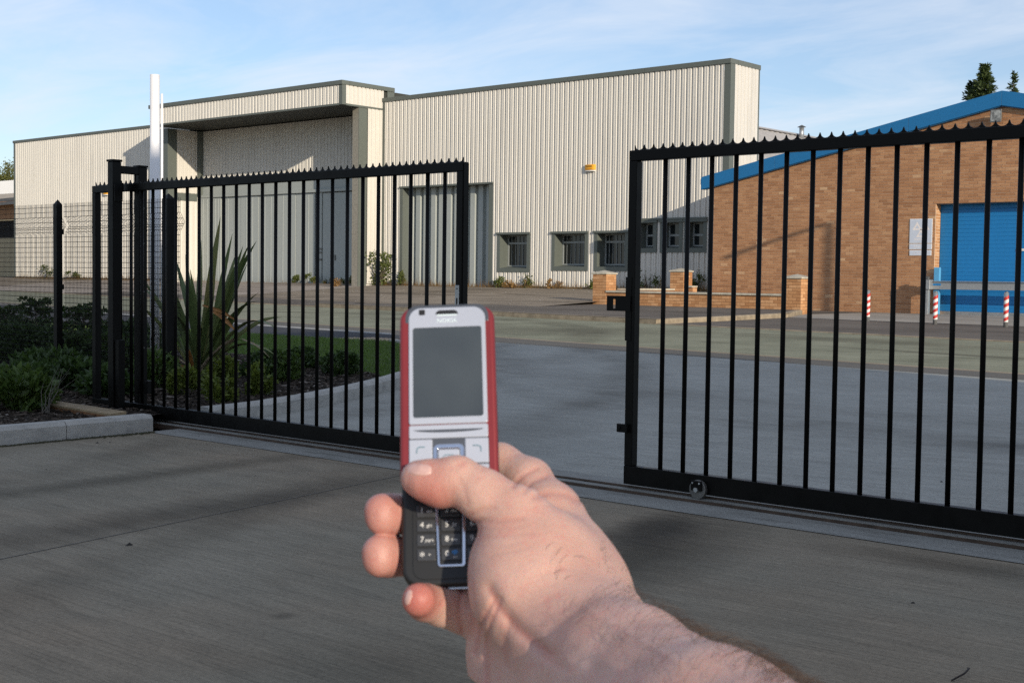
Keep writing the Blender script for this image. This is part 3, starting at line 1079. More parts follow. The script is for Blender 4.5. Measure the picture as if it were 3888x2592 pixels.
# right cheek
wpart(MB().box(PX1 - 0.34, PX1 - 0.005, CY, CY + 0.16, WZ - 0.1, BB - 0.02), 'porch_column', M['trim_old'], bevel=0.01, segs=1)
wpart(MB().box(PX1 - 0.33, PX1 + 0.012, CY + 0.003, CY + 0.42, WZ - 0.1, BB - 0.022), 'corner_trim', M['trim'])
mb = clad(MB(), (PX1, CY + 0.42, 0), (0, 1, 0), (1, 0, 0), WY - 0.05 - CY - 0.42, WZ + 0.05, BB - 0.02)
wpart(mb, 'porch_cheek', M['clad'], fix=False)
wpart(MB().box(PX1 - 0.30, PX1 - 0.02, CY + 0.42, WY + 0.7, WZ - 0.1, BB - 0.03), 'cheek_wall', M['clad'])
# left cheek seen from inside the opening
LX = -48.37
wpart(MB().box(LX - 0.32, LX, CY, CY + 0.46, WZ - 0.1, BB - 0.02), 'porch_column', M['trim'], bevel=0.01, segs=1)
wpart(MB().box(LX - 0.31, LX - 0.01, CY + 0.46, WY + 0.7, WZ - 0.1, BB - 0.03), 'cheek_wall', M['clad'])
mb = clad(MB(), (LX - 0.009, CY + 0.46, 0), (0, 1, 0), (1, 0, 0), 1.02, 4.62, BB - 0.02, (), 0.2, dep=0.03)
wpart(mb, 'porch_cheek', M['clad'], fix=False)
mb = clad(MB(), (LX - 0.009, CY + 0.46, 0), (0, 1, 0), (1, 0, 0), 1.02, WZ + 0.15, 4.28, (), 0.25, dep=0.02)
wpart(mb, 'porch_cheek', M['clad'], fix=False)
wpart(MB().box(LX - 0.005, LX + 0.045, CY + 0.47, CY + 1.47, 4.28, 4.6), 'rail_trim', M['trim'], bevel=0.005, segs=1)
wpart(MB().box(LX - 0.004, LX + 0.2, CY + 1.48, WY + 0.5, 4.5, BB - 0.03), 'corner_trim', M['trim'])
# back wall above the doors
RY = 34.72
mb = clad(MB(), (LX + 0.2, RY, 0), (1, 0, 0), (0, -1, 0), PX1 - 0.31 - LX - 0.2, 4.98, BB - 0.02)
wpart(mb, 'cladding', M['clad'], fix=False)
wpart(MB().box(LX + 0.0, PX1 - 0.31, RY - 0.07, RY + 0.05, 4.55, 4.99), 'door_header', M['door_grey'], bevel=0.008, segs=1)
wpart(MB().box(LX + 0.0, PX1 - 0.31, RY - 0.16, RY + 0.05, 4.43, 4.545), 'door_track', M['door_grey'], bevel=0.006, segs=1)
# sliding door leaves, each with faint pressed ribs
edges = [LX + 0.05, LX + 0.95, -46.84, -45.5, -44.3, -43.1, -41.9, -40.72]
for i, (a, b) in enumerate(zip(edges, edges[1:])):
    off = (0.10, 0.04, 0.0, 0.012, 0.0, 0.02, 0.008)[i]
    m2 = MB().box(a + 0.006, b - 0.006, RY - 0.06 - off, RY + 0.02, WZ - 0.02, 4.42)
    lf = wpart(m2, 'door_leaf', M['door_grey'], bevel=0.01, segs=1)
    m3 = MB()
    w_ = (b - a) / 3
    for q in (1, 2):
        m3.prism([(a + q * w_ - 0.03, RY - 0.06 - off), (a + q * w_ - 0.012, RY - 0.072 - off), (a + q * w_ + 0.012, RY - 0.072 - off), (a + q * w_ + 0.03, RY - 0.06 - off)], 2, WZ + 0.05, 4.36)
    m3.v = [(p[0] - WO.x, p[1] - WO.y, p[2] - WO.z) for p in m3.v]
    m3.build('pressed_rib', M['door_grey'], lf)
pl = wpart(MB().box(-40.66, -40.30, RY - 0.07, RY + 0.02, WZ - 0.02, 4.42), 'door_leaf', M['door_grey'], bevel=0.01, segs=1)
wd = wpart(MB().box(-40.26, -38.0, RY - 0.055, RY + 0.02, WZ + 0.02, 4.40), 'wicket_door', M['door_grey'], bevel=0.01, segs=1)
wpart(MB().box(-37.98, PX1 - 0.31, RY - 0.06, RY + 0.02, WZ - 0.02, 4.42), 'door_leaf', M['door_grey'], bevel=0.01, segs=1)
m3 = MB()
for z in (2.16, 2.02, 1.74):
    m3.box(-40.45, -40.27, RY - 0.10, RY - 0.07, z, z + 0.06)
local(m3, WO).build('padlock_hasp', M['steel_dull'], pl, bevel=0.006, segs=1)
m3 = MB().box(-39.52, -39.47, RY - 0.09, RY - 0.055, 1.74, 1.95)
local(m3, WO).build('handle', M['steel_dull'], wd)

# big recessed folding door on the right section
d0, d1 = DR[0], DR[1]
wpart(MB().box(d0 - 0.16, d1 + 0.2, WY - 0.09, WY + 0.5, DR[3], DR[3] + 0.06), 'door_head_flashing', M['trim'])
wpart(MB().box(d0 - 0.15, d0, WY - 0.05, WY + 0.5, WZ - 0.1, DR[3] - 0.002), 'door_jamb', M['trim'])
wpart(MB().box(d1, d1 + 0.19, WY - 0.05, WY + 0.5, WZ - 0.1, DR[3] - 0.002), 'door_jamb', M['trim'])
mb = MB()
x = d0
i = 0
yb = WY + 0.26
while x < d1 - 0.05:
    p = 0.39
    pts = [(x, yb), (x + 0.21, yb), (x + 0.235, yb + 0.13), (x + 0.365, yb + 0.13), (x + p, yb)]
    for (a, b) in zip(pts, pts[1:]):
        if a[0] < d1:
            bx = min(b[0], d1)
            mb.add([(a[0], a[1], WZ - 0.02), (bx, b[1], WZ - 0.02), (bx, b[1], DR[3] - 0.01), (a[0], a[1], DR[3] - 0.01)], [(0, 1, 2, 3)])
    x += p
wpart(mb, 'folding_door', M['door_grey'], fix=False)


def window(x0, x1, z0, z1, depth, bars, transom, sill=True):
    """Deep flashed opening (front flange, reveals), frame, glass and bars."""
    f0, f1, g0, g1 = x0 - 0.13, x1 + 0.13, z0 - 0.14, z1 + 0.02
    fr = MB()
    y0, y1 = WY - 0.055, WY - 0.035
    fr.box(f0, x0, y0, y1, g0, g1)
    fr.box(x1, f1, y0, y1, g0, g1)
    fr.box(x0, x1, y0, y1, g0, z0)
    fr.box(x0, x1, y0, y1, z1, g1)
    # reveals
    t_ = 0.012
    fr.box(x0 - t_, x0, y1, WY + depth, z0, z1)
    fr.box(x1, x1 + t_, y1, WY + depth, z0, z1)
    fr.box(x0, x1, y1, WY + depth, z1, z1 + t_)
    fr.prism([(y1, z0 - t_), (y1, z0), (WY + depth, z0 + 0.05), (WY + depth, z0)], 0, x0, x1)
    wroot = wpart(fr, 'window', M['trim'])
    wpart(MB().box(f0 - 0.03, f1 + 0.02, WY - 0.10, WY - 0.036, g1 + 0.002, g1 + 0.07), 'window_head', M['trim'])
    ib = MB()
    yy0, yy1 = WY + depth - 0.06, WY + depth
    zb = z0 + 0.05
    ib.box(x0, x0 + 0.05, yy0, yy1, zb, z1)
    ib.box(x1 - 0.05, x1, yy0, yy1, zb, z1)
    ib.box(x0 + 0.05, x1 - 0.05, yy0, yy1, zb, zb + 0.05)
    ib.box(x0 + 0.05, x1 - 0.05, yy0, yy1, z1 - 0.04, z1)
    if transom:
        zt = z1 - (z1 - z0) * transom
        ib.box(x0 + 0.05, x1 - 0.05, yy0, yy1, zt - 0.035, zt + 0.035)
    local(ib, WO).build('window_frame', M['win_frame'], wroot, bevel=0.004, segs=1)
    gl = MB().box(x0 + 0.05, x1 - 0.05, yy1 - 0.03, yy1 - 0.02, zb + 0.05, z1 - 0.04)
    local(gl, WO).build('pane', M['glass'], wroot)
    if bars:
        for k in range(bars):
            xx = x0 + 0.05 + (x1 - x0 - 0.1) * (k + 0.8) / (bars + 0.6)
            bb = MB().box(xx - 0.008, xx + 0.008, yy0 + 0.005, yy0 + 0.02, zb + 0.05, z1 - 0.04)
            local(bb, WO).build('window_bar', M['win_frame'], wroot)


for (a, b, c, d) in WIN:
    window(a, b, c, d, 0.42, 6, 0.24)
for (a, b) in SWIN:
    window(a, b, 2.12, 2.90, 0.30, 0, 0.48)
wpart(MB().box(-24.62, -21.98, WY - 0.11, WY - 0.036, 2.995, 3.055), 'window_head', M['trim'])


# alarm boxes on the facade
def alarm(x, z, label, words):
    y = WY - 0.035
    t0 = thing('alarm_box', label, 'alarm', (x, y, z))
    pr = [(-0.21, 0), (-0.21, -0.055), (-0.14, -0.10), (0.13, -0.11), (0.19, -0.075), (0.21, 0)]
    MB().prism(pr, 2, -0.075, 0.105).build('cover', M['yellow'], t0, bevel=0.012)
    MB().prism([(a * 0.98, b * 0.98) for a, b in pr], 2, -0.115, -0.078).build('base', M['white'], t0, bevel=0.01)
    for (w_, sz, zz_, mt) in words:
        lettering(w_, sz, mt, t0, (-0.005, -0.109, zz_), (R(90), 0, R(-2)), 0.001)


alarm(-26.48, 4.73, 'yellow alarm box with a white base, alone on the ribbed wall above the windows', [('DAWES', 0.075, 0.02, M['ink']), ('2800 467 3136', 0.042, -0.05, M['ink_faint'])])
alarm(-55.0, 4.85, 'yellow alarm box on the far left wall, half hidden behind the black gate post', [('DAWES', 0.075, 0.02, M['ink'])])

# ------------------------------------------------------------------ brick workshop
BYW = 32.0
BX0, BXA, BX1 = -20.47, -12.25, -4.03
BZ = 0.34
bw = thing('brick_workshop', 'brown brick workshop with blue gable fascia and a blue roller door', 'workshop', (BXA, BYW, BZ))
BO = Vector((BXA, BYW, BZ))


def bpart(mb, name, mat, parent=None, **kw):
    return local(mb, BO).build(name, mat, parent or bw, **kw)


DX0, DX1, DZ = -13.87, -9.6, 3.12
gl_ = lambda x: 5.43 - 0.2036 * abs(x - BXA)     # underside of the fascia
core = MB()
yb0, yb1 = BYW + 0.008, BYW + 0.3
core.prism([(BX0 + 0.006, BZ - 0.3), (DX0 - 0.004, BZ - 0.3), (DX0 - 0.004, DZ + 0.004), (DX1 + 0.004, DZ + 0.004), (DX1 + 0.004, BZ - 0.3), (BX1, BZ - 0.3), (BX1, gl_(BX1) + 0.2), (BXA, gl_(BXA) + 0.2), (BX0 + 0.006, gl_(BX0) + 0.2)], 1, yb0, yb1)
bpart(core, 'wall', M['mortar'])
side = MB()
side.box(BX0 + 0.002, BX0 + 0.3, yb1, BYW + 22, BZ - 0.3, 3.75)
side.box(BX1 - 0.3, BX1, yb1, BYW + 22, BZ - 0.3, 3.75)
side.prism([(BX0, BZ - 0.3), (BX1, BZ - 0.3), (BX1, 3.7), (BXA, 5.4), (BX0, 3.7)], 1, BYW + 21.7, BYW + 22)
bpart(side, 'wall', M['brick'])
# brick courses laid one by one
CH, BLn = 0.075, 0.225
bl = []
row = 0
z = BZ + 0.005
while z < 5.6:
    x = BX0 + (0.0 if row % 2 else -BLn / 2)
    while x < BX1:
        a, b = max(x, BX0), min(x + BLn, BX1)
        if row * CH + BZ < DZ - 0.01:
            segs_ = []
            if a < DX0:
                segs_.append((a, min(b, DX0)))
            if b > DX1:
                segs_.append((max(a, DX1), b))
        else:
            segs_ = [(a, b)]
        for (p, q) in segs_:
            if q - p > 0.03 and z + 0.04 < gl_((p + q) / 2) + 0.12:
                bl.append((p + 0.005, q - 0.005, z + 0.005, z + CH - 0.005))
        x += BLn
    z += CH
    row += 1


def vis_score(a, c):
    v = Vector((a, BYW, c - EYE))
    dep = v.dot(CF)
    px = v.dot(CR) / dep
    return (0 if -0.39 < px < 0.385 and v.dot(CU) / dep > -0.01 else 100) + dep


bl.sort(key=lambda q: vis_score((q[0] + q[1]) / 2, q[2]))
shared = {}
stuff = MB()
for i, (a, b, c, d) in enumerate(bl):
    dy = rnd.uniform(-0.0015, 0.0015)
    if i < 300:
        key = round(b - a, 3)
        if key not in shared:
            w_ = (b - a) / 2
            shared[key] = MB().box(-w_, w_, 0, 0.05, 0, d - c).mesh('brick', M['brick'])
        link('brick', shared[key], bw, loc=((a + b) / 2 - BO.x, dy, c - BO.z))
    else:
        x0, x1, y0, y1, z0, z1 = a, b, BYW + dy, BYW + 0.03, c, d
        vv = [(x0, y0, z0), (x1, y0, z0), (x1, y1, z0), (x0, y1, z0), (x0, y0, z1), (x1, y0, z1), (x1, y1, z1), (x0, y1, z1)]
        stuff.add(vv, [(0, 3, 2, 1), (4, 5, 6, 7), (0, 1, 5, 4), (1, 2, 6, 5), (3, 0, 4, 7)])
tag(bpart(stuff, 'brick_courses', M['brick'], fix=False), kind='stuff')
# door reveal, lintel shelf
rv = MB()
zz_ = BZ
k = 0
while zz_ < DZ - 0.03:
    h_ = min(CH - 0.01, DZ - zz_)
    for (p, q) in (((BYW + 0.03, BYW + 0.14), (BYW + 0.15, BYW + 0.28)) if k % 2 else ((BYW + 0.03, BYW + 0.22), (BYW + 0.23, BYW + 0.28))):
        rv.box(DX0 - 0.05, DX0 + 0.002, p, q, zz_ + 0.005, zz_ + h_)
    zz_ += CH
    k += 1
bpart(rv, 'door_reveal', M['brick_buff'])
bpart(MB().box(DX0 - 0.1, DX1 + 0.1, BYW + 0.02, BYW + 0.29, DZ - 0.012, DZ + 0.003), 'lintel', M['steel_dull'])
# roller door
rd = bpart(MB().box(DX0 + 0.003, DX1, BYW + 0.30, BYW + 0.34, BZ - 0.02, DZ + 0.1), 'roller_door', M['blue_door'])
sl = MB().prism([(0.0, 0.0), (-0.008, 0.004), (-0.008, 0.086), (-0.003, 0.096), (0.0, 0.096)], 0, -(DX1 - DX0) / 2 + 0.01, (DX1 - DX0) / 2 - 0.01).mesh('door_slat', M['blue_door'])
zz_ = BZ + 0.1
while zz_ < DZ + 0.02:
    link('door_slat', sl, rd, loc=((DX0 + DX1) / 2 - BO.x, BYW + 0.299 - BO.y, zz_ - BO.z))
    zz_ += 0.098
m3 = MB().box(DX0 + 0.01, DX1 - 0.01, BYW + 0.272, BYW + 0.299, BZ + 0.012, BZ + 0.098)
local(m3, BO).build('bottom_rail', M['steel'], rd)
m3 = MB().box(-11.92, -11.75, BYW + 0.268, BYW + 0.28, 1.94, 2.0)
local(m3, BO).build('handle', M['white'], rd, bevel=0.008)
m3 = MB().box(-12.0, -11.82, BYW + 0.262, BYW + 0.27, 0.39, 0.42)
local(m3, BO).build('latch', M['steel'], rd)


def fascia(xa, xb, joint):
    pts = []
    y0, y1 = BYW - 0.13, BYW + 0.06
    x_lo, x_hi = (xa, xb)
    za, zb = gl_(xa), gl_(xb)
    return MB().prism([(xa, za), (xb, zb), (xb, zb + 0.355), (xa, za + 0.355)], 1, y0, y1)


cuts = [BX0 - 0.28, -18.4, -16.0, -14.6, BXA]
for a, b in zip(cuts, cuts[1:]):
    bpart(fascia(a + 0.0015, b - 0.0015, 0), 'fascia_board', M['blue'], bevel=0.006, segs=1)
cuts = [BXA, -9.9, -7.4, BX1 + 0.28]
for a, b in zip(cuts, cuts[1:]):
    bpart(fascia(a + 0.0015, b - 0.0015, 0), 'fascia_board', M['blue'], bevel=0.006, segs=1)
dk = MB()
for a, b in ((BX0 - 0.2, BXA), (BXA, BX1 + 0.2)):
    dk.prism([(a, gl_(a) - 0.016), (b, gl_(b) - 0.016), (b, gl_(b) - 0.002), (a, gl_(a) - 0.002)], 1, BYW - 0.10, BYW + 0.05)
bpart(dk, 'soffit_strip', M['blue'])
rf = MB()
for a, b in ((BX0 - 0.35, BXA), (BXA, BX1 + 0.35)):
    rf.prism([(a, gl_(a) + 0.28), (b, gl_(b) + 0.28), (b, gl_(b) + 0.352), (a, gl_(a) + 0.352)], 1, BYW + 0.07, BYW + 22.1)
bpart(rf, 'roof', M['blue'])
bpart(MB().box(BX0 - 0.36, BX0 - 0.16, BYW - 0.06, BYW + 22, 3.83, 4.02), 'gutter', M['blue'], bevel=0.03)
mb = MB().tube([(BX0 - 0.08, BYW + 0.12, 3.8), (BX0 - 0.07, BYW + 0.1, 3.62), (BX0 - 0.05, BYW + 0.12, 3.45), (BX0 - 0.05, BYW + 0.12, 0.4)], 0.045, 8)
bpart(mb, 'downpipe', plain('black_pipe', (0.012, 0.012, 0.012), 0.5), smooth=True)

# flood light under the apex
fl = thing('flood_light', 'square flood light with a glass face under the brick gable apex', 'flood light', (-12.32, BYW, 5.18))
MB().box(-0.05, 0.05, -0.12, 0.0, -0.03, 0.04).build('bracket', M['steel_dull'], fl)
bx = MB()
bx.add([(-0.14, -0.30, -0.17), (0.14, -0.30, -0.17), (0.14, -0.27, 0.15), (-0.14, -0.27, 0.15), (-0.09, -0.12, -0.10), (0.09, -0.12, -0.10), (0.09, -0.12, 0.10), (-0.09, -0.12, 0.10)],
       [(0, 1, 2, 3), (4, 7, 6, 5), (0, 4, 5, 1), (1, 5, 6, 2), (2, 6, 7, 3), (3, 7, 4, 0)])
bx.build('housing', M['steel_dull'], fl, bevel=0.012)
t = NT('lamp_glass', 0.12, 0.3, 0.6)
t.color(t.ramp(t.noise(t.coord('Object', (1, 1, 1)), 9, 3, 0.6, 0.6), [(0.35, (0.10, 0.10, 0.09)), (0.65, (0.42, 0.42, 0.38))]))
gq = MB().add([(-0.12, -0.303, -0.14), (0.12, -0.303, -0.14), (0.12, -0.277, 0.125), (-0.12, -0.277, 0.125)], [(0, 1, 2, 3)])
gq.build('lens', t.m, fl, fix=False)


# signs
def sign(name, label, x0, x1, z0, z1, marks, grp=None):
    t0 = thing(name, label, 'sign', ((x0 + x1) / 2, BYW - 0.012, (z0 + z1) / 2), grp)
    w_, h_ = (x1 - x0) / 2, (z1 - z0) / 2
    MB().box(-w_, w_, -0.004, 0.004, -h_, h_).build('border', M['sign_white'], t0, bevel=0.003, segs=1)
    MB().box(-w_ + 0.014, w_ - 0.014, -0.0065, -0.0042, -h_ + 0.014, h_ - 0.014).build('panel', M['sign_blue'], t0)
    marks(t0)
    return t0


def letters(t0, body, size, x, z, mat, y=-0.0068):
    lettering(body, size, mat, t0, (x, y, z), (R(90), 0, 0))


def mot(t0):
    mb = MB()
    for (cx, cz, s_, up) in ((-0.10, 0.10, 0.125, 1), (0.11, 0.10, 0.125, 1), (0.0, -0.08, 0.125, 1)):
        o_ = [(cx - s_, cz - 0.075), (cx + s_, cz - 0.075), (cx, cz + 0.135)]
        i_ = [(cx + (p - cx) * 0.42, cz + (q - cz) * 0.42 - 0.004) for p, q in o_]
        vs_ = [(p, -0.0072, q) for p, q in o_] + [(p, -0.0072, q) for p, q in i_]
        mb.add(vs_, [(0, 1, 4, 3), (1, 2, 5, 4), (2, 0, 3, 5)])
    mb.build('triangle_emblem', M['sign_pale'], t0, fix=False)
    m2 = MB()
    for q in (-0.205, -0.235):
        m2.box(-0.17, 0.17, -0.0074, -0.0068, q, q + 0.012)
    m2.build('print_line', M['sign_pale'], t0)


sign('wall_sign', 'pale blue test station sign with three triangles on the brick wall', -14.54, -13.94, 2.14, 2.755, mot)
sign('wall_sign', 'narrow faded sign plate between the triangle sign and the lowest plate', -14.54, -13.94, 1.985, 2.125, lambda t0: letters(t0, 'DIESEL CARS', 0.062, 0, -0.022, M['sign_pale']))
sign('wall_sign', 'lowest narrow faded sign plate under the triangle sign', -14.53, -13.95, 1.83, 1.965, lambda t0: letters(t0, 'CATALYST CARS', 0.055, 0, -0.02, M['sign_pale']))

# security barrier across the roller door
sb = thing('security_barrier', 'grey steel security beam on a pedestal across the blue door', 'barrier', (-13.9, 31.7, 0.36))
o3 = Vector((-13.9, 31.7, 0.36))
local(MB().box(-13.97, -13.85, 31.64, 31.76, 0.30, 1.22), o3).build('pedestal', M['steel'], sb, bevel=0.006)
local(MB().box(-14.04, -13.80, 31.60, 31.80, 0.98, 1.22), o3).build('lock_head', M['steel'], sb, bevel=0.01)
local(MB().box(-13.96, -13.86, 31.66, 31.74, 1.22, 1.30), o3).build('pin', M['steel_dull'], sb, bevel=0.006)
bmx = MB()
bmx.box(-13.86, -9.4, 31.80, 31.86, 0.985, 1.175)
bmx.box(-13.86, -9.4, 31.74, 31.80, 1.178, 1.195)
local(bmx, o3).build('beam', M['steel'], sb, bevel=0.004, segs=1)
local(MB().box(-13.80, -13.60, 31.792, 31.799, 1.08, 1.13), o3).build('label_plate', M['blue_door'], sb)
gp = thing('blue_guide_post', 'light blue channel post at the left edge of the roller door', 'post', (-13.74, 31.9, 0.36))
gpm = MB().box(-0.07, 0.07, -0.05, 0.05, -0.05, 1.17)
gpm.build('channel', M['blue_light'], gp, bevel=0.006)
MB().box(-0.09, 0.09, -0.06, 0.06, -0.06, 0.01).build('foot_plate', M['steel_dull'], gp)


# striped bollards
def bollard(x, y, h, label):
    z = gz(x, y) + 0.006
    t0 = thing('bollard', label, 'bollard', (x, y, z), 'striped bollards in front of the brick workshop')
    rad = 0.043
    MB().tube([(0, 0, -0.05), (0, 0, h)], rad, 20).build('post', M['steel'], t0, smooth=False).data.shade_smooth()
    for me_ in (t0.children[0].data,):
        for p in me_.polygons:
            p.use_smooth = abs(p.normal.z) < 0.5
    MB().tube([(0, 0, h), (0, 0, h + 0.018)], rad * 0.7, 16).build('cap', M['steel_dull'], t0)
    lo, hi, nk, na = 0.10, h - 0.03, 8, 24
    for q in range(nk):
        mb = MB()
        vs_, fs_ = [], []
        for k in range(na + 1):
            a = 2 * math.pi * k / na
            tw = (hi - lo) / nk * 1.0
            for e in (0, 1):
                zz2 = lo + (q + e) * (hi - lo) / nk + tw * 2 * (k / na) - tw
                zz2 = min(max(zz2, lo), hi)
                vs_.append((math.cos(a - 2.2) * (rad + 0.0025), math.sin(a - 2.2) * (rad + 0.0025), zz2))
        for k in range(na):
            fs_.append((2 * k, 2 * k + 2, 2 * k + 3, 2 * k + 1))
        mb.add(vs_, fs_)
        mb.build('band', M['red'] if q % 2 else M['white'], t0, smooth=True, fix=False)
    return t0


bollard(-12.53, 25.65, 0.64, 'red and white striped bollard standing in front of the bare brick wall')
bollard(-10.94, 25.35, 0.64, 'red and white striped bollard beside the left edge of the roller door')
bollard(-9.48, 25.21, 0.66, 'rightmost red and white striped bollard, in front of the blue roller door')

# ------------------------------------------------------------------ low brick boundary wall
gw = thing('boundary_wall', 'low buff brick boundary wall with stone copings and three capped piers', 'wall', (-18.7, 28.4, 0.36))
GO = Vector((-18.7, 28.4, 0.36))
gb = []


def gcore(mb):
    return local(mb, GO).build('wall_core', M['mortar_dark'], gw)


def brick_faces(x0, x1, y0, y1, z0, z1):
    """Stretcher courses on the four faces of a block."""
    core_ = MB().box(x0 + 0.007, x1 - 0.007, y0 + 0.007, y1 - 0.007, z0 - 0.2, z1 - 0.002)
    gcore(core_)
    k = 0
    zz2 = z0
    while zz2 < z1 - 0.02:
        h_ = min(0.075, z1 - zz2)
        for (u0, u1, ax, pos, sgn) in ((x0, x1, 0, y0, 1), (x0, x1, 0, y1, -1), (y0, y1, 1, x0, 1), (y0, y1, 1, x1, -1)):
            L_ = u1 - u0
            s_ = u0 - (0.1125 if k % 2 else 0)
            if ax == 1:
                s_ = u0 - (0 if k % 2 else 0.1125)
            while s_ < u1 - 0.01:
                a, b = max(s_, u0), min(s_ + 0.225, u1)
                if b - a > 0.02:
                    gb.append((a + 0.004, b - 0.004, ax, pos, sgn, zz2 + 0.004, zz2 + h_ - 0.004))
                s_ += 0.225
        zz2 += 0.075
        k += 1


def cap(x0, x1, y0, y1, z):
    o_ = 0.03
    cx, cy = (x0 + x1) / 2, (y0 + y1) / 2
    mb = MB().add([(x0 - o_, y0 - o_, z), (x1 + o_, y0 - o_, z), (x1 + o_, y1 + o_, z), (x0 - o_, y1 + o_, z),
                   (x0 - o_, y0 - o_, z + 0.04), (x1 + o_, y0 - o_, z + 0.04), (x1 + o_, y1 + o_, z + 0.04), (x0 - o_, y1 + o_, z + 0.04), (cx, cy, z + 0.115)],
                  [(3, 2, 1, 0), (0, 1, 5, 4), (1, 2, 6, 5), (2, 3, 7, 6), (3, 0, 4, 7), (4, 5, 8), (5, 6, 8), (6, 7, 8), (7, 4, 8)])
    local(mb, GO).build('pier_cap', M['coping'], gw, bevel=0.006, segs=1)


def coping(x0, x1, y0, y1, z):
    o_ = 0.035
    ln = (x1 - x0) >= (y1 - y0)
    a, b = (x0, x1) if ln else (y0, y1)
    n_ = max(1, round((b - a) / 0.9))
    for q in range(n_):
        p0, p1 = a + (b - a) * q / n_ + 0.003, a + (b - a) * (q + 1) / n_ - 0.003
        mb = MB()
        if ln:
            mb.box(p0, p1, y0 - o_, y1 + o_, z, z + 0.05)
        else:
            mb.box(x0 - o_, x1 + o_, p0, p1, z, z + 0.05)
        local(mb, GO).build('coping_stone', M['coping'], gw, bevel=0.006, segs=1)


PB = 0.36 + 0.09
brick_faces(-21.81, -21.36, 28.3, 28.75, PB - 0.075, 1.26)
cap(-21.81, -21.36, 28.3, 28.75, 1.26)
brick_faces(-16.0, -15.55, 28.3, 28.75, PB - 0.15, 1.2)
cap(-16.0, -15.55, 28.3, 28.75, 1.2)
brick_faces(-21.22, -20.77, 31.1, 31.55, PB, 1.36)
cap(-21.22, -20.77, 31.1, 31.55, 1.36)
brick_faces(-21.36, -16.0, 28.31, 28.53, PB - 0.075, 0.78)
coping(-21.36, -16.0, 28.31, 28.53, 0.78)
brick_faces(-21.30, -21.08, 28.76, 31.1, PB, 0.84)
coping(-21.30, -21.08, 28.76, 31.1, 0.84)
brick_faces(-20.77, -20.52, 31.2, 31.42, PB, 0.93)
coping(-20.77, -20.52, 31.2, 31.42, 0.93)


def gvis(q):
    a, b, ax, pos, sgn, c, d = q
    face = (ax == 0 and sgn == 1) or (ax == 1 and sgn == -1)      # faces turned to the camera
    u_ = (a + b) / 2
    p = Vector((u_, pos, c)) if ax == 0 else Vector((pos, u_, c))
    return (0 if face else 100) + (p - Vector((0, 0, EYE))).dot(CF) * 0.2 - (b - a) * 10


gb.sort(key=gvis)
gst = MB()
sh2 = {}
for i, (a, b, ax, pos, sgn, c, d) in enumerate(gb):
    dd = rnd.uniform(-0.0012, 0.0012)
    if i < 300:
        key = (round(b - a, 3), round(d - c, 3), ax, sgn)
        if key not in sh2:
            w_ = (b - a) / 2
            t0, t1 = (0, 0.04) if sgn == 1 else (-0.04, 0)
            sh2[key] = (MB().box(-w_, w_, t0, t1, 0, d - c) if ax == 0 else MB().box(t0, t1, -w_, w_, 0, d - c)).mesh('brick', M['brick_buff'])
        u_ = (a + b) / 2
        p = (u_, pos + dd, c) if ax == 0 else (pos + dd, u_, c)
        link('brick', sh2[key], gw, loc=(p[0] - GO.x, p[1] - GO.y, p[2] - GO.z))
    else:
        t0, t1 = (pos, pos + 0.03) if sgn == 1 else (pos - 0.03, pos)
        if ax == 0:
            gst.box(a, b, t0, t1, c, d)
        else:
            gst.box(t0, t1, a, b, c, d)
tag(local(gst, GO).build('brick_courses', M['brick_buff'], gw, fix=False), kind='stuff')

# ------------------------------------------------------------------ buildings further off
# lower shed roof running back behind the tall end of the warehouse
GS = (-21, 48, 0.4)
gs = thing('grey_shed', 'low shed with a weathered grey sheet roof and flue behind the warehouse end', 'shed', GS)
RX, RZ, RYA, RYB = -24.0, 6.42, 36.0, 62.0
EXR, EZR = -20.2, 4.2
local(MB().prism([(-27.6, 0.0), (EXR - 0.1, 0.0), (EXR - 0.1, EZR - 0.1), (RX, RZ - 0.14), (-27.6, EZR - 0.12)], 1, RYA + 0.2, RYB), GS).build('wall', M['render'], gs)
mb = MB()
y0 = RYA
while y0 < RYB:
    for (p, q, h0, h1) in ((0, 0.10, 0, 0.045), (0.10, 0.18, 0.045, 0.045), (0.18, 0.28, 0.045, 0), (0.28, 0.36, 0, 0)):
        for ex in (EXR, 2 * RX - EXR):
            mb.add([(RX, y0 + p, RZ + h0), (ex, y0 + p, EZR + h0), (ex, y0 + q, EZR + h1), (RX, y0 + q, RZ + h1)], [(0, 1, 2, 3)] if ex > RX else [(0, 3, 2, 1)])
    y0 += 0.36
local(mb, GS).build('roof', M['asbestos_pale'], gs, fix=False)
mb = MB()
y0 = RYA
while y0 < RYB:
    local(MB().prism([(RX - 0.16, RZ - 0.0), (RX, RZ + 0.085), (RX + 0.16, RZ - 0.0)], 1, y0 + 0.004, min(RYB, y0 + 1.2)), GS).build('ridge_cap', M['asbestos_pale'], gs)
    y0 += 1.2
fx, fy, fzv = RX + 0.25, 43.0, RZ - 0.05
mb = MB().tube([(fx, fy, fzv - 0.1), (fx, fy, fzv + 0.30)], 0.085, 16)
flu = local(mb, GS).build('flue_pipe', M['steel'], gs, smooth=True)
mb = MB().tube([(fx, fy, fzv + 0.33), (fx, fy, fzv + 0.41)], [0.16, 0.01], 16)
for k in range(3):
    a_ = k * 2.09
    mb.tube([(fx + 0.08 * math.cos(a_), fy + 0.08 * math.sin(a_), fzv + 0.28), (fx + 0.08 * math.cos(a_), fy + 0.08 * math.sin(a_), fzv + 0.335)], 0.008, 4)
local(mb, GS).build('flue_cap', M['steel_dull'], flu)

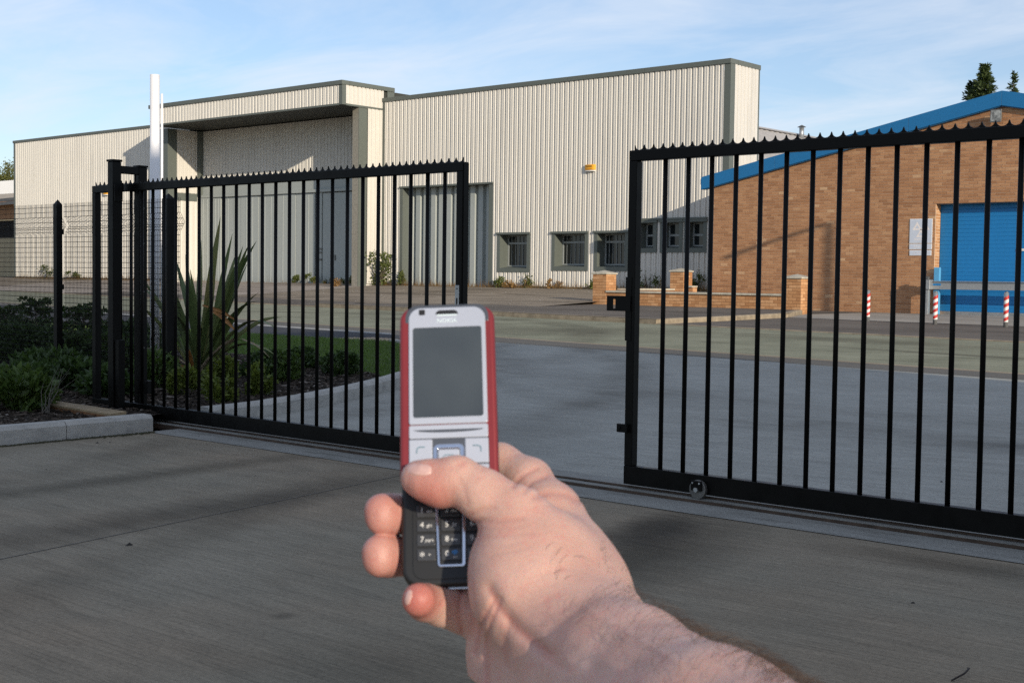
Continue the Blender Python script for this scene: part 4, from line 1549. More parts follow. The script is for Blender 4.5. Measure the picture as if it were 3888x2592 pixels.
# old brick shed at the far left edge
bs = thing('brick_shed', 'old brick shed with a dark opening and grey corrugated roof, far left', 'shed', (-74, 40, 0.65))
BSO = (-74, 40, 0.65)
mb = MB().box(-84, -64.3, 38.0, 38.3, 4.1, 5.15)
local(mb, BSO).build('upper_wall', M['brick'], bs)
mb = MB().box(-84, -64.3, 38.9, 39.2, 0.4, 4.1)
local(mb, BSO).build('opening', M['void'], bs)  # near-black sheet stands in for the shade inside the shed opening
for a in range(10):
    x = -84 + a * 1.97
    mb = MB().box(x + 0.01, x + 1.96, 37.95, 38.15, 0.4, 3.05)
    local(mb, BSO).build('wall_panel', M['render'], bs, bevel=0.01, segs=1)
mb = MB()
for k in range(90):
    x = -84.5 + k * 0.225
    for (p, q, h0, h1) in ((0, 0.06, 0, 0.045), (0.06, 0.11, 0.045, 0.045), (0.11, 0.17, 0.045, 0), (0.17, 0.225, 0, 0)):
        mb.add([(x + p, 37.6, 5.0 + h0 + (x + 70) * 0.02), (x + q, 37.6, 5.0 + h1 + (x + 70) * 0.02), (x + q, 43, 6.1 + h1), (x + p, 43, 6.1 + h0)], [(0, 1, 2, 3)])
local(mb, BSO).build('roof', M['asbestos'], bs, fix=False)
for z0_ in (4.88, 5.08):
    mb = MB().prism([(-84.5, z0_ - 0.28), (-64.3, z0_ + 0.13), (-64.3, z0_ + 0.30), (-84.5, z0_ - 0.12)], 1, 37.5, 37.56 + (5.08 - z0_) * 0.2)
    local(mb, BSO).build('barge_board', M['asbestos'], bs)
ws = thing('white_roof_shed', 'long shed with a white sheet roof behind the old brick shed', 'shed', (-100, 60, 0.8))
mb = MB().box(-135, -88, 60.4, 75, 0, 7.2)
local(mb, (-100, 60, 0.8)).build('wall', M['render'], ws)
mb = MB()
for k in range(120):
    x = -136 + k * 0.4
    for (p, q, h0, h1) in ((0, 0.12, 0, 0.06), (0.12, 0.2, 0.06, 0.06), (0.2, 0.32, 0.06, 0), (0.32, 0.4, 0, 0)):
        mb.add([(x + p, 60, 7.0 + h0), (x + q, 60, 7.0 + h1), (x + q, 67, 10.2 + h1), (x + p, 67, 10.2 + h0)], [(0, 1, 2, 3)])
local(mb, (-100, 60, 0.8)).build('roof', M['white_sheet'], ws, fix=False)
mb = MB().add([(-118, 61.6, 7.9), (-112.6, 60.9, 7.56), (-114.0, 62.2, 8.14), (-118, 62.4, 8.24)], [(0, 1, 2, 3)])
local(mb, (-100, 60, 0.8)).build('roof_light', M['asbestos'], ws, fix=False)
# ------------------------------------------------------------------ sliding gate
GY = 5.68           # centre plane of both leaves
ZB0, ZB1, ZT0, ZT1 = 0.040, 0.138, 1.742, 1.797


def spikes(mb, x0, x1, p=0.0595):
    n_ = int(round((x1 - x0) / p))
    p = (x1 - x0) / n_
    k = 9
    for i in range(n_):
        top = []
        for q in range(k + 1):
            u_ = q / k
            h_ = 0.026 * (1 - math.sqrt(max(0, 1 - (2 * u_ - 1) ** 2))) + 0.003
            top.append((x0 + (i + u_) * p, h_))
        y0, y1 = GY - 0.004, GY + 0.004
        vs_, fs_ = [], []
        for (x, h_) in top:
            vs_ += [(x, y0, ZT1), (x, y0, ZT1 + h_), (x, y1, ZT1 + h_), (x, y1, ZT1)]
        for q in range(k):
            a, b = 4 * q, 4 * q + 4
            fs_ += [(a, b, b + 1, a + 1), (a + 1, b + 1, b + 2, a + 2), (a + 2, b + 2, b + 3, a + 3)]
        mb.add(vs_, fs_)
    return mb


def leaf(label, x0, x1, bars, open_end):
    o = (x0 if open_end == 'left' else x1, GY, 0.0)
    t0 = thing('gate_leaf', label, 'gate', o)

    def gp_(mb, name, **kw):
        return local(mb, o).build(name, M['black'], t0, **kw)
    gp_(MB().box(x0, x1, GY - 0.027, GY + 0.027, ZB0, ZB1), 'bottom_rail', bevel=0.004)
    gp_(MB().box(x0, x1, GY - 0.025, GY + 0.025, ZT0, ZT1), 'top_rail', bevel=0.004)
    gp_(MB().box(x0 + 0.001, x0 + 0.052, GY - 0.0255, GY + 0.0255, ZB1, ZT0), 'stile', bevel=0.004)
    gp_(MB().box(x1 - 0.052, x1 - 0.001, GY - 0.0255, GY + 0.0255, ZB1, ZT0), 'stile', bevel=0.004)
    gp_(spikes(MB(), x0 + 0.02, x1 - 0.02), 'spike_strip')
    bm_ = MB().tube([(0, 0, ZB1 - 0.002), (0, 0, ZT0 + 0.002)], 0.0122, 14).mesh('bar', M['black'])
    bm_.polygons.foreach_set('use_smooth', [abs(p.normal.z) < 0.5 for p in bm_.polygons])
    for x in bars:
        link('bar', bm_, t0, loc=(x - o[0], 0, 0))
    return t0, gp_


def wheel(t0, o, x):
    hx = x - o[0]
    w_ = MB().tube([(hx, -0.055, 0.067), (hx, -0.031, 0.067)], [0.049, 0.049], 28)
    ww = w_.build('roller_wheel', M['steel_dull'], t0, bevel=0.004)
    MB().tube([(hx, -0.072, 0.067), (hx, -0.05, 0.067)], [0.012, 0.012], 12).build('axle_bolt', M['steel'], ww)
    br_ = MB().prism([(hx - 0.032, 0.062), (hx + 0.032, 0.062), (hx + 0.032, 0.112), (hx - 0.032, 0.112)], 1, -0.066, -0.058)
    brr = br_.build('axle_bracket', M['black'], ww, bevel=0.003)
    for dx in (-0.02, 0.02):
        MB().tube([(hx + dx, -0.07, 0.101), (hx + dx, -0.062, 0.101)], [0.005, 0.005], 8).build('bolt', M['steel'], ww)


# left leaf
LB = [-5.496 - 0.1437 * k for k in range(26)]
lt, lp = leaf('black metal gate leaf on the left, behind the phone, with spiked top rail', -9.31, -5.327, LB, 'right')
lp(MB().box(-5.3265, -5.321, GY - 0.02, GY + 0.02, ZB1 + 0.01, ZT1 - 0.008), 'closing_strip')
kp = local(MB().box(-5.378, -5.345, GY - 0.0295, GY - 0.0258, 0.90, 1.075), (-5.327, GY, 0)).build('latch_plate', M['steel'], lt, bevel=0.002)
local(MB().box(-5.366, -5.357, GY - 0.031, GY - 0.0297, 0.93, 1.0), (-5.327, GY, 0)).build('slot', M['void'], kp)
local(MB().tube([(-5.361, GY - 0.033, 1.055), (-5.361, GY - 0.029, 1.055)], 0.004, 8), (-5.327, GY, 0)).build('bolt', M['steel_dull'], kp)
# right leaf
RB = [-3.915 + 0.1404 * k for k in range(27)]
rt, rp = leaf('black metal gate leaf on the right with a latch plate and steel roller wheel', -4.132, -0.1, RB, 'left')
# slotted latch plate as a flat ring of quads
lx0, lx1, lz0, lz1 = -4.255, -4.10, 0.955, 1.035
sx0, sx1, sz0, sz1 = -4.216, -4.198, 0.968, 1.018
mb = MB()
for (a, b, c, d) in ((lx0, sx0, lz0, lz1), (sx1, lx1, lz0, lz1), (sx0, sx1, lz0, sz0), (sx0, sx1, sz1, lz1)):
    mb.box(a, b, GY - 0.034, GY - 0.028, c, d)
rp(mb, 'latch_bracket')
mb = MB().box(-4.137, -4.098, GY - 0.0285, GY - 0.0257, 0.80, 1.135)
rp(mb, 'backing_plate', bevel=0.001)
mb = MB().box(-4.165, -4.10, GY - 0.05, GY - 0.028, 0.315, 0.36)
mb.tube([(-4.145, GY - 0.056, 0.338), (-4.145, GY - 0.046, 0.338)], 0.009, 8)
rp(mb, 'stop_bracket', bevel=0.002)
wheel(rt, (-4.132, GY, 0), -3.65)
wheel(rt, (-4.132, GY, 0), -0.6)

# ground rail the rollers run on
rail = thing('gate_rail', 'long low rusty steel ground rail under both gate leaves', 'rail', (-4.6, 5.7, 0))
ro = (-4.6, 5.7, 0)
local(MB().box(-9.9, 3.5, 5.605, 5.775, -0.02, 0.016), ro).build('base_plate', M['rust'], rail)
local(MB().box(-9.9, 3.5, 5.612, 5.770, 0.0165, 0.0195), ro).build('running_face', M['trench'], rail)
local(MB().tube([(-9.9, 5.68, 0.024), (3.5, 5.68, 0.024)], 0.007, 8), ro).build('guide_bar', M['rust'], rail)

# goal-post guide on the left
gd = thing('gate_guide', 'pair of tall black square posts joined by a beam over the left gate leaf', 'gate post', (-8.85, 5.68, 0.05))
go = (-8.85, 5.68, 0.05)


def gpart(mb, name, mat=None, **kw):
    return local(mb, go).build(name, mat or M['black'], gd, **kw)


w = 0.036
gpart(MB().box(-8.84 - w, -8.84 + w, 5.56 - w, 5.56 + w, -0.03, 1.955), 'post', bevel=0.004)
gpart(MB().box(-8.84 - w - 0.008, -8.84 + w + 0.008, 5.56 - w - 0.008, 5.56 + w + 0.008, 1.956, 1.972), 'post_cap', bevel=0.004)
gpart(MB().box(-8.86 - w, -8.86 + w, 5.80 - w, 5.80 + w, -0.03, 1.93), 'post', bevel=0.004)
gpart(MB().box(-8.86 - w - 0.006, -8.86 + w + 0.006, 5.80 - w - 0.006, 5.80 + w + 0.006, 1.931, 1.945), 'post_cap', bevel=0.004)
gpart(MB().box(-8.87, -8.825, 5.597, 5.763, 1.872, 1.93), 'cross_beam', bevel=0.004)
for yy in (5.615, 5.745):
    gpart(MB().tube([(-8.85, yy, 1.742), (-8.85, yy, 1.80)], 0.026, 14), 'guide_roller')
    gpart(MB().tube([(-8.85, yy, 1.80), (-8.85, yy, 1.873)], 0.008, 8), 'roller_pin')
gpart(MB().box(-8.802, -8.745, 5.535, 5.59, 0.0, 0.62), 'post_sleeve', bevel=0.005)
gpart(MB().box(-8.80, -8.73, 5.775, 5.83, 0.20, 0.30), 'lock_box', bevel=0.006)
gpart(MB().box(-8.803, -8.790, 5.53, 5.60, 1.66, 1.78), 'guide_bracket')
for z in (1.62, 1.35, 0.98, 0.55):
    gpart(MB().tube([(-8.86 + w, 5.80, z), (-8.86 + w + 0.005, 5.80, z)], 0.007, 8), 'bolt', M['steel_dull'])

# ------------------------------------------------------------------ mesh fence
FY = 7.0
mf = thing('mesh_fence', 'dark welded mesh fence with pointed posts behind the left gate leaf', 'fence', (-12.15, FY, 0.1))
fo = (-12.15, FY, 0.1)
for (x, s_) in ((-10.25, 0.042), (-12.15, 0.032), (-14.05, 0.032), (-15.95, 0.032)):
    mb = MB().box(x - s_, x + s_, FY - s_, FY + s_, -0.1, 1.795)
    mb.add([(x - s_, FY - s_, 1.796), (x + s_, FY - s_, 1.796), (x + s_, FY + s_, 1.796), (x - s_, FY + s_, 1.796), (x, FY, 1.848)], [(0, 1, 4), (1, 2, 4), (2, 3, 4), (3, 0, 4), (3, 2, 1, 0)])
    local(mb, fo).build('post', M['black'], mf)
    for z in (0.4, 0.95, 1.5):
        local(MB().box(x - 0.012, x + 0.012, FY + s_, FY + s_ + 0.03, z, z + 0.05), fo).build('clip', M['black'], mf)
FM = FY + 0.052
for (xa, xb) in ((-12.12, -10.14), (-14.02, -12.16), (-15.92, -14.06), (-17.8, -15.96)):
    mb = MB()
    prof = [(0.14, 0), (0.54, 0), (0.60, 0.04), (0.66, 0), (1.50, 0), (1.59, 0.05), (1.68, 0), (1.81, 0)]
    x = xa + 0.02
    while x < xb:
        mb.tube([(x, FM + d, z) for z, d in prof], 0.0023, 4, cap=False)
        x += 0.0254
    zs = [0.16 + 0.0505 * k for k in range(33)] + [1.555, 1.625]
    for z in zs:
        d = 0
        for (z0_, d0_), (z1_, d1_) in zip(prof, prof[1:]):
            if z0_ <= z <= z1_:
                d = d0_ + (d1_ - d0_) * (z - z0_) / (z1_ - z0_)
        mb.tube([(xa, FM + d - 0.004, z), (xb, FM + d - 0.004, z)], 0.0024, 4, cap=False)
    tag(local(mb, fo).build('mesh_panel', M['black'], mf, fix=False), kind='stuff')

# ------------------------------------------------------------------ white poles
wp = thing('white_pole', 'thick white round pole standing behind the black guide posts', 'pole', (-11.45, 7.66, 0.1))
MB().tube([(0, 0, -0.05), (0, 0, 3.0)], 0.0475, 28).build('shaft', M['white_pole'], wp, smooth=True).data.polygons.foreach_set('use_smooth', [abs(p.normal.z) < 0.5 for p in wp.children[0].data.polygons])
MB().box(-0.055, -0.045, -0.02, 0.02, 2.58, 2.62).build('cable_clip', M['steel_dull'], wp)
wp2 = thing('white_pole', 'thin white pole just behind the thick white pole', 'pole', (-14.05, 9.5, 0.12))
MB().tube([(0, 0, -0.05), (0, 0, 3.21)], 0.0155, 16).build('shaft', M['white_pole'], wp2, smooth=True)

# pale timber edging board at the foot of the bed
pk = thing('timber_board', 'pale weathered timber board lying in the soil left of the gate', 'board', (-9.2, 5.24, 0.09))
po = (-9.2, 5.24, 0.09)
mb = MB()
xs = [-11.2, -10.4, -9.9, -9.3, -8.8, -8.26]
ys = [5.27, 5.22, 5.24, 5.20, 5.19, 5.16]
vs_, fs_ = [], []
for x, y in zip(xs, ys):
    vs_ += [(x, y, 0.06), (x, y, 0.125), (x, y + 0.13, 0.135), (x, y + 0.13, 0.06)]
for i in range(len(xs) - 1):
    for k in range(4):
        fs_.append((i * 4 + k, i * 4 + (k + 1) % 4, i * 4 + 4 + (k + 1) % 4, i * 4 + 4 + k))
fs_ += [(0, 1, 2, 3), tuple(len(vs_) - 4 + k for k in range(4))]
mb.add(vs_, fs_)
local(mb, po).build('plank', M['wood'], pk)
mb = MB()
for i in range(len(xs) - 1):
    mb.add([(xs[i], ys[i] - 0.004, 0.06), (xs[i + 1], ys[i + 1] - 0.004, 0.06), (xs[i + 1], ys[i + 1] - 0.004, 0.112), (xs[i], ys[i] - 0.004, 0.112)], [(0, 1, 2, 3)])
local(mb, po).build('stained_edge', M['wood_edge'], pk, fix=False)

# ------------------------------------------------------------------ plants
def leaf_cloud(n, rad, h, leaf, rg, shape='dome', flat=0.0):
    """Small folded leaf quads through a crown volume, thinned by clumps."""
    vs_, fs_ = [], []
    cl = [(rg.normal(0, 0.45, 3)) for _ in range(max(4, n // 90))]
    for i in range(n):
        c = cl[rg.integers(len(cl))]
        if shape == 'dome':
            p = np.array([c[0], c[1], 0.5 + c[2] * 0.6]) + rg.normal(0, 0.17, 3)
            q = np.array([p[0], p[1], (p[2] - 0.45) * 1.7])
            l_ = np.linalg.norm(q)
            if l_ > 1:
                p = np.array([q[0] / l_, q[1] / l_, q[2] / l_ / 1.7 + 0.45]) * rg.uniform(0.9, 1.05)
            if p[2] < 0.02:
                p[2] = rg.uniform(0.02, 0.3)
        else:
            p = np.array([c[0], c[1], 0.5 + c[2]]) + rg.normal(0, 0.15, 3)
        P = Vector((p[0] * rad, p[1] * rad, max(0.01, p[2] * h)))
        d = Vector(rg.normal(0, 1, 3)) + Vector((p[0] * 1.2, p[1] * 1.2, 0.9))
        d.z *= (1 - flat)
        d.normalize()
        s_ = d.cross(Vector(rg.normal(0, 1, 3)))
        if s_.length < 1e-3:
            continue
        s_.normalize()
        L_ = leaf * rg.uniform(0.6, 1.3)
        w_ = L_ * 0.28
        b = len(vs_)
        nn = d.cross(s_) * (w_ * 0.4)
        vs_ += [tuple(P), tuple(P + d * L_ * 0.45 + s_ * w_ + nn), tuple(P + d * L_), tuple(P + d * L_ * 0.45 - s_ * w_ + nn)]
        fs_ += [(b, b + 1, b + 2), (b, b + 2, b + 3)]
    return vs_, fs_


def raw(name, vs_, fs_, mat, parent):
    me_ = bpy.data.meshes.new(name)
    me_.from_pydata(vs_, [], fs_)
    me_.materials.append(mat)
    return link(name, me_, parent)


seedc = [100]


def shrub(x, y, rad, h, leaf, n, mat, label, cat='shrub', group=None, z=None, stems=5, shape='dome', name='shrub'):
    seedc[0] += 1
    rg = np.random.default_rng(seedc[0])
    t0 = thing(name, label, cat, (x, y, (gz(x, y) + 0.085) if z is None else z), group)
    v_, f_ = leaf_cloud(n, rad, h, leaf, rg, shape)
    raw('foliage', v_, f_, mat, t0)
    mb_ = MB()
    for k in range(stems):
        a = rg.uniform(0, 6.28)
        rr = rg.uniform(0.2, 0.7) * rad
        mb_.tube([(0.02 * math.cos(a), 0.02 * math.sin(a), -0.02), (rr * 0.5 * math.cos(a), rr * 0.5 * math.sin(a), h * 0.4), (rr * math.cos(a), rr * math.sin(a), h * 0.8)], [0.012 * h + 0.002, 0.008 * h + 0.001, 0.001], 5, cap=False)
    mb_.build('stem', M['stem'], t0, fix=False)
    return t0


# low shrubs in the bed behind the left gate leaf
for (x, y, r0, h0, m_, lab) in [
        (-9.35, 6.62, 0.19, 0.22, 'shrub_lime', 'low lime green shrub nearest the black fence end post, seen through the gate bars'),
        (-8.72, 6.42, 0.13, 0.20, 'shrub_lime', 'small lime green shrub at the end of the curved kerb behind the gate'),
        (-9.0, 7.05, 0.16, 0.22, 'shrub_lime', 'lime green shrub in the middle of the bark bed behind the gate'),
        (-9.85, 7.3, 0.16, 0.24, 'shrub_lime', 'lime green shrub right beside the foot of the spiky flax plant'),
        (-10.4, 8.15, 0.22, 0.22, 'shrub_dark', 'dark green shrub between the flax plant and the lawn'),
        (-9.85, 8.0, 0.24, 0.26, 'shrub_mid', 'mid green shrub to the right of the dark shrub by the lawn'),
        (-10.85, 9.05, 0.22, 0.22, 'shrub_dark', 'dark low shrub at the lawn edge, behind the others in the bed'),
        (-9.98, 8.85, 0.22, 0.2, 'shrub_dark', 'dark low shrub nearest the curved kerb at the lawn edge'),
        (-10.1, 6.75, 0.22, 0.32, 'shrub_mid', 'green shrub half hidden behind the black fence end post')]:
    shrub(x, y, r0, h0, 0.05, int(1500 * r0 / 0.25), M[m_], lab, group='low shrubs in the bark bed')
# leafy shrubs behind the mesh fence, with tiered side branches


def tiered(x, y, h0, r0, label):
    seedc[0] += 1
    rg = np.random.default_rng(seedc[0])
    t0 = thing('tiered_shrub', label, 'shrub', (x, y, gz(x, y) + 0.085), 'tiered shrubs behind the mesh fence')
    vs_, fs_ = [], []
    mb_ = MB().tube([(0, 0, 0), (0.01, 0, h0 * 0.5), (0, 0.01, h0)], [0.014, 0.01, 0.003], 6, cap=False)
    for k in range(46):
        f_ = (k + 0.5) / 46
        z = 0.10 + (h0 - 0.12) * f_
        L_ = r0 * (1.05 - 0.72 * f_ ** 1.5) * rg.uniform(0.7, 1.15)
        a = k * 2.4 + rg.uniform(-0.4, 0.4)
        d = Vector((math.cos(a), math.sin(a), rg.uniform(-0.05, 0.28)))
        pts = [Vector((0, 0, z)), Vector((0, 0, z)) + d * L_ * 0.5 + Vector((0, 0, 0.02)), Vector((0, 0, z)) + d * L_]
        mb_.tube(pts, [0.005, 0.004, 0.0015], 4, cap=False)
        for q in range(42):
            u_ = rg.uniform(0.12, 1.05)
            P = pts[0].lerp(pts[2], u_) + Vector((0, 0, 0.02 * math.sin(u_ * 3)))
            dd = (d * 0.6 + Vector(rg.normal(0, 0.7, 3)) + Vector((0, 0, 0.25))).normalized()
            s_ = dd.cross(Vector(rg.normal(0, 1, 3))).normalized()
            l_ = rg.uniform(0.03, 0.065)
            b = len(vs_)
            vs_ += [tuple(P), tuple(P + dd * l_ * 0.5 + s_ * l_ * 0.28), tuple(P + dd * l_), tuple(P + dd * l_ * 0.5 - s_ * l_ * 0.28)]
            fs_ += [(b, b + 1, b + 2), (b, b + 2, b + 3)]
    raw('foliage', vs_, fs_, M['shrub_dark'], t0)
    mb_.build('stem', M['stem'], t0, fix=False)


tiered(-14.3, 7.95, 0.68, 0.50, 'tallest dark tiered shrub behind the mesh, left of the pointed fence post')
tiered(-13.1, 7.85, 0.65, 0.46, 'dark tiered shrub behind the mesh, just right of the pointed fence post')
tiered(-15.5, 8.2, 0.55, 0.5, 'dark tiered shrub behind the mesh at the left picture edge')
for (x, y, r0, h0, m_, lab) in [
        (-13.7, 7.55, 0.45, 0.40, 'shrub_dark', 'dense dark shrub filling the gap left of the pointed fence post'),
        (-12.55, 7.5, 0.42, 0.36, 'shrub_dark', 'dense dark shrub behind the mesh in line with the guide posts'),
        (-11.9, 7.45, 0.36, 0.34, 'shrub_dark', 'dense dark shrub behind the mesh at the foot of the white pole'),
        (-14.9, 7.6, 0.5, 0.36, 'shrub_mid', 'dense shrub behind the mesh near the left picture edge'),
        (-13.2, 8.5, 0.5, 0.42, 'shrub_dark', 'rear dark shrub standing furthest back behind the mesh fence')]:
    shrub(x, y, r0, h0, 0.07, 2300, M[m_], lab, group='dense shrubs behind the mesh fence')
for (x, y, r0, h0, m_, lab) in [
        (-9.3, 5.0, 0.27, 0.27, 'shrub_mid', 'leafy green shrub in the near bed behind the front kerb'),
        (-10.1, 5.5, 0.32, 0.24, 'shrub_dark', 'dark leafy shrub in the near bed at the left picture edge'),
        (-9.8, 6.1, 0.24, 0.20, 'shrub_dark', 'dark shrub between the near bed and the mesh fence'),
        (-10.6, 6.3, 0.36, 0.22, 'shrub_dark', 'dark shrub close in front of the mesh fence'),
        (-11.4, 6.5, 0.40, 0.26, 'shrub_dark', 'shrub at the foot of the pointed fence post')]:
    shrub(x, y, r0, h0, 0.075, 2000, M[m_], lab, group='shrubs in the near bed')
# bare twigs leaning out of the near shrub
mb = MB()
for k in range(9):
    a = rnd.uniform(-0.9, 0.9)
    x0_ = -8.85 + rnd.uniform(-0.08, 0.08)
    mb.tube([(x0_, 5.0, 0.1), (x0_ + 0.10 * a, 5.0 + 0.1 * rnd.random(), 0.24), (x0_ + 0.28 * a, 5.05 + 0.2 * rnd.random(), 0.36 + 0.06 * rnd.random())], [0.003, 0.002, 0.0008], 5, cap=False)
tw = tag(mb.build('bare_stems', plain('grey_twig', (0.10, 0.09, 0.075), 0.8), fix=False), 'thin bare grey stems beside the leafy shrub behind the front kerb', 'plant')

# flax with long sword leaves
fxo = Vector((-10.86, 7.78, 0.12))
fx_ = thing('flax_plant', 'big spiky flax plant with sword leaves behind the gate bars', 'plant', fxo)


def sword(tip, w_, sag, mat, side=None, start=None, spread=0.06):
    """tip relative to the base; three-point spine bent by sag, V-folded section."""
    b0 = Vector(start) if start else Vector((rnd.uniform(-spread, spread), rnd.uniform(-spread, spread), -0.02))
    T = Vector(tip)
    mid = b0.lerp(T, 0.55) + Vector((0, 0, sag))
    if side is None:
        d = (T - b0)
        a = rnd.uniform(-0.9, 0.9) + 0.86
        side = Vector((math.cos(a), math.sin(a), 0))
    n_ = 9
    vs_, fs_ = [], []
    w_ = w_ * 1.08
    for i in range(n_ + 1):
        u_ = i / n_
        p = b0 * (1 - u_) ** 2 + mid * 2 * u_ * (1 - u_) + T * u_ ** 2
        tng = ((mid - b0) * (1 - u_) + (T - mid) * u_).normalized()
        sd = (side - tng * side.dot(tng)).normalized()
        nn = tng.cross(sd)
        ww = w_ * (0.45 + 1.1 * u_) * (1 - u_ ** 3.2) if u_ < 0.5 else w_ * (1 - ((u_ - 0.5) / 0.5) ** 1.9) * 0.985
        ww = max(ww, 0.0008)
        vs_ += [p - sd * ww + nn * ww * 0.35, p - nn * 0.001, p + sd * ww + nn * ww * 0.35]
    for i in range(n_):
        for k in range(2):
            a = i * 3 + k
            fs_.append((a, a + 1, a + 4, a + 3))
    me_ = bpy.data.meshes.new('leaf')
    me_.from_pydata([tuple(v) for v in vs_], [], fs_)
    me_.materials.append(mat)
    me_.shade_smooth()
    return link('leaf', me_, fx_)


F = M['flax']
for (tx, ty, tz, w_, sg) in [
        (0.33, 0.0, 1.56, 0.036, 0.02), (-0.05, 0.05, 1.34, 0.038, 0.0), (0.85, -0.06, 1.29, 0.026, 0.16), (0.82, 0.05, 1.32, 0.026, 0.20),
        (0.68, -0.1, 1.07, 0.032, 0.14), (0.62, 0.1, 1.11, 0.03, 0.14), (0.05, -0.15, 1.05, 0.028, 0.0), (-0.42, 0.0, 1.17, 0.03, 0.06),
        (0.50, -0.2, 0.80, 0.026, 0.14), (0.74, 0.15, 0.84, 0.024, 0.20), (1.06, -0.1, 0.76, 0.024, 0.34), (1.24, 0.0, 0.47, 0.026, 0.56),
        (-1.2, 0.1, 0.87, 0.026, 0.28), (-0.75, -0.2, 0.98, 0.028, 0.16), (-0.95, 0.2, 0.62, 0.024, 0.26), (-0.6, 0.25, 1.2, 0.03, 0.06),
        (0.18, 0.3, 1.22, 0.034, 0.04), (0.42, 0.2, 1.28, 0.032, 0.05), (0.15, -0.25, 1.02, 0.032, 0.02), (-0.2, -0.25, 1.0, 0.03, 0.02),
        (1.12, 0.05, 0.25, 0.022, 0.40), (0.98, -0.1, 0.73, 0.02, 0.36), (0.9, 0.3, 0.6, 0.022, 0.3), (-0.5, -0.4, 0.7, 0.024, 0.18),
        (0.3, -0.5, 0.62, 0.026, 0.2), (0.6, -0.4, 0.5, 0.024, 0.24), (0.36, 0.12, 1.40, 0.034, 0.03), (0.1, 0.1, 1.18, 0.034, 0.0),
        (0.5, 0.0, 0.96, 0.034, 0.08), (-0.3, 0.2, 1.15, 0.03, 0.04), (0.0, -0.35, 0.86, 0.03, 0.06), (0.26, 0.0, 1.05, 0.036, 0.02)]:
    sword((tx, ty, tz), w_, sg, F)
for (tx, ty, tz, w_, sg, st) in [(0.75, -0.12, 0.46, 0.022, 0.06, (0.30, -0.1, 0.66)), (0.70, -0.08, 0.56, 0.016, 0.05, (0.18, -0.1, 0.70)), (-0.3, -0.3, 0.25, 0.018, 0.12, None), (0.22, -0.3, 0.30, 0.02, 0.05, (0.05, -0.1, 0.0))]:
    tag(sword((tx, ty, tz), w_, sg, M['flax_dead'], None, st), 'dead orange leaf')
for (tx, ty, tz, w_, sg) in [(1.15, -0.05, 0.24, 0.012, 0.5), (-0.2, -0.5, 0.28, 0.014, 0.16), (0.0, -0.55, 0.14, 0.012, 0.16), (0.86, 0.0, 0.34, 0.010, 0.36)]:
    tag(sword((tx, ty, tz), w_, sg, M['flax_straw']), 'dry straw coloured leaf')

# weeds along the warehouse wall
def weed(x, y, rad, h0, label, mat='weed', n=420, leaf=0.11, z=None):
    rad, h0, n = rad * 0.8, h0 * 0.75, int(n * 0.8)
    return shrub(x, y, rad, h0, leaf * 0.8, n, M[mat], label, 'weed', 'weeds along the warehouse wall', z=fz(x, y) - 0.02 if z is None else z, stems=7, name='weed_clump')


shrub(-36.0, 33.75, 0.78, 1.2, 0.13, 800, M['weed'], 'large leafy wild bush against the porch cheek of the warehouse', 'shrub', z=fz(-36, 33.75), stems=14, name='wild_bush')
weed(-35.0, 33.95, 0.35, 0.75, 'upright weed clump left of the folding door jamb')
weed(-37.0, 32.8, 0.45, 0.55, 'dry reddish weed at the foot of the porch column', 'weed_dry', 300)
for (x, y, r0, h0, lab) in [(-41.6, 34.45, 0.3, 0.36, 'round weed at the foot of the sliding doors'), (-40.4, 34.4, 0.55, 0.5, 'wide weed before the padlocked door leaf'), (-39.6, 34.4, 0.28, 0.28, 'small weed before the wicket door'),
                            (-38.3, 34.3, 0.5, 0.35, 'low weed strip between wicket door and porch column'), (-30.2, 33.95, 0.42, 0.45, 'green weed clump under the left end of the first window'),
                            (-29.0, 33.95, 0.5, 0.72, 'tall green weed clump under the first window'), (-26.1, 34.0, 0.5, 0.6, 'dark weed clump by the left pier of the brick wall'),
                            (-24.0, 34.0, 0.6, 0.9, 'tall grassy weed under the small windows'), (-22.3, 34.0, 0.5, 0.85, 'tall grassy weed in the corner beside the brick workshop'),
                            (-60.0, 33.9, 0.8, 0.85, 'bushy weed against the far left end of the warehouse'), (-57.6, 34.0, 0.5, 0.5, 'smaller weed right of the bushy weed at the far left wall')]:
    weed(x, y, r0, h0, lab)
weed(-29.4, 33.75, 0.5, 0.5, 'dry orange weed in front of the first window', 'weed_dry', 420)
weed(-27.6, 33.9, 0.45, 0.4, 'dry straw weed between the first and second window', 'weed_dry', 260)
vs_, fs_ = [], []
rg = np.random.default_rng(77)
for i in range(5200):
    x = rg.uniform(-63, -21.6)
    if -48 < x < -36.4 and rg.random() < 0.9:
        continue
    y = 34.12 - abs(rg.normal(0, 0.16))
    z = fz(x, y)
    h0 = abs(rg.normal(0, 0.12)) + 0.04
    if rg.random() < 0.05:
        h0 *= 2.6
    lx_, ly_ = rg.normal(0, 0.3, 2) * h0
    b = len(vs_)
    vs_ += [(x - 0.008, y, z), (x + 0.008, y, z), (x + lx_, y + ly_ * 0.4, z + h0)]
    fs_.append((b, b + 1, b + 2))
tag(raw('wall_foot_grass', vs_, fs_, M['weed_dry'], None), kind='stuff')
mb = MB()
for i in range(160):
    x = rg.uniform(-50, -22)
    y = rg.uniform(E3(x) + 0.6, 34.0)
    s_ = rg.uniform(0.01, 0.05)
    z = fz(x, y)
    mb.add([(x - s_, y, z + 0.006), (x, y - s_ * 0.6, z + 0.012), (x + s_, y, z + 0.008), (x, y + s_ * 0.6, z + 0.016)], [(0, 1, 2, 3)])
tag(mb.build('litter', M['white'], fix=False), kind='stuff')

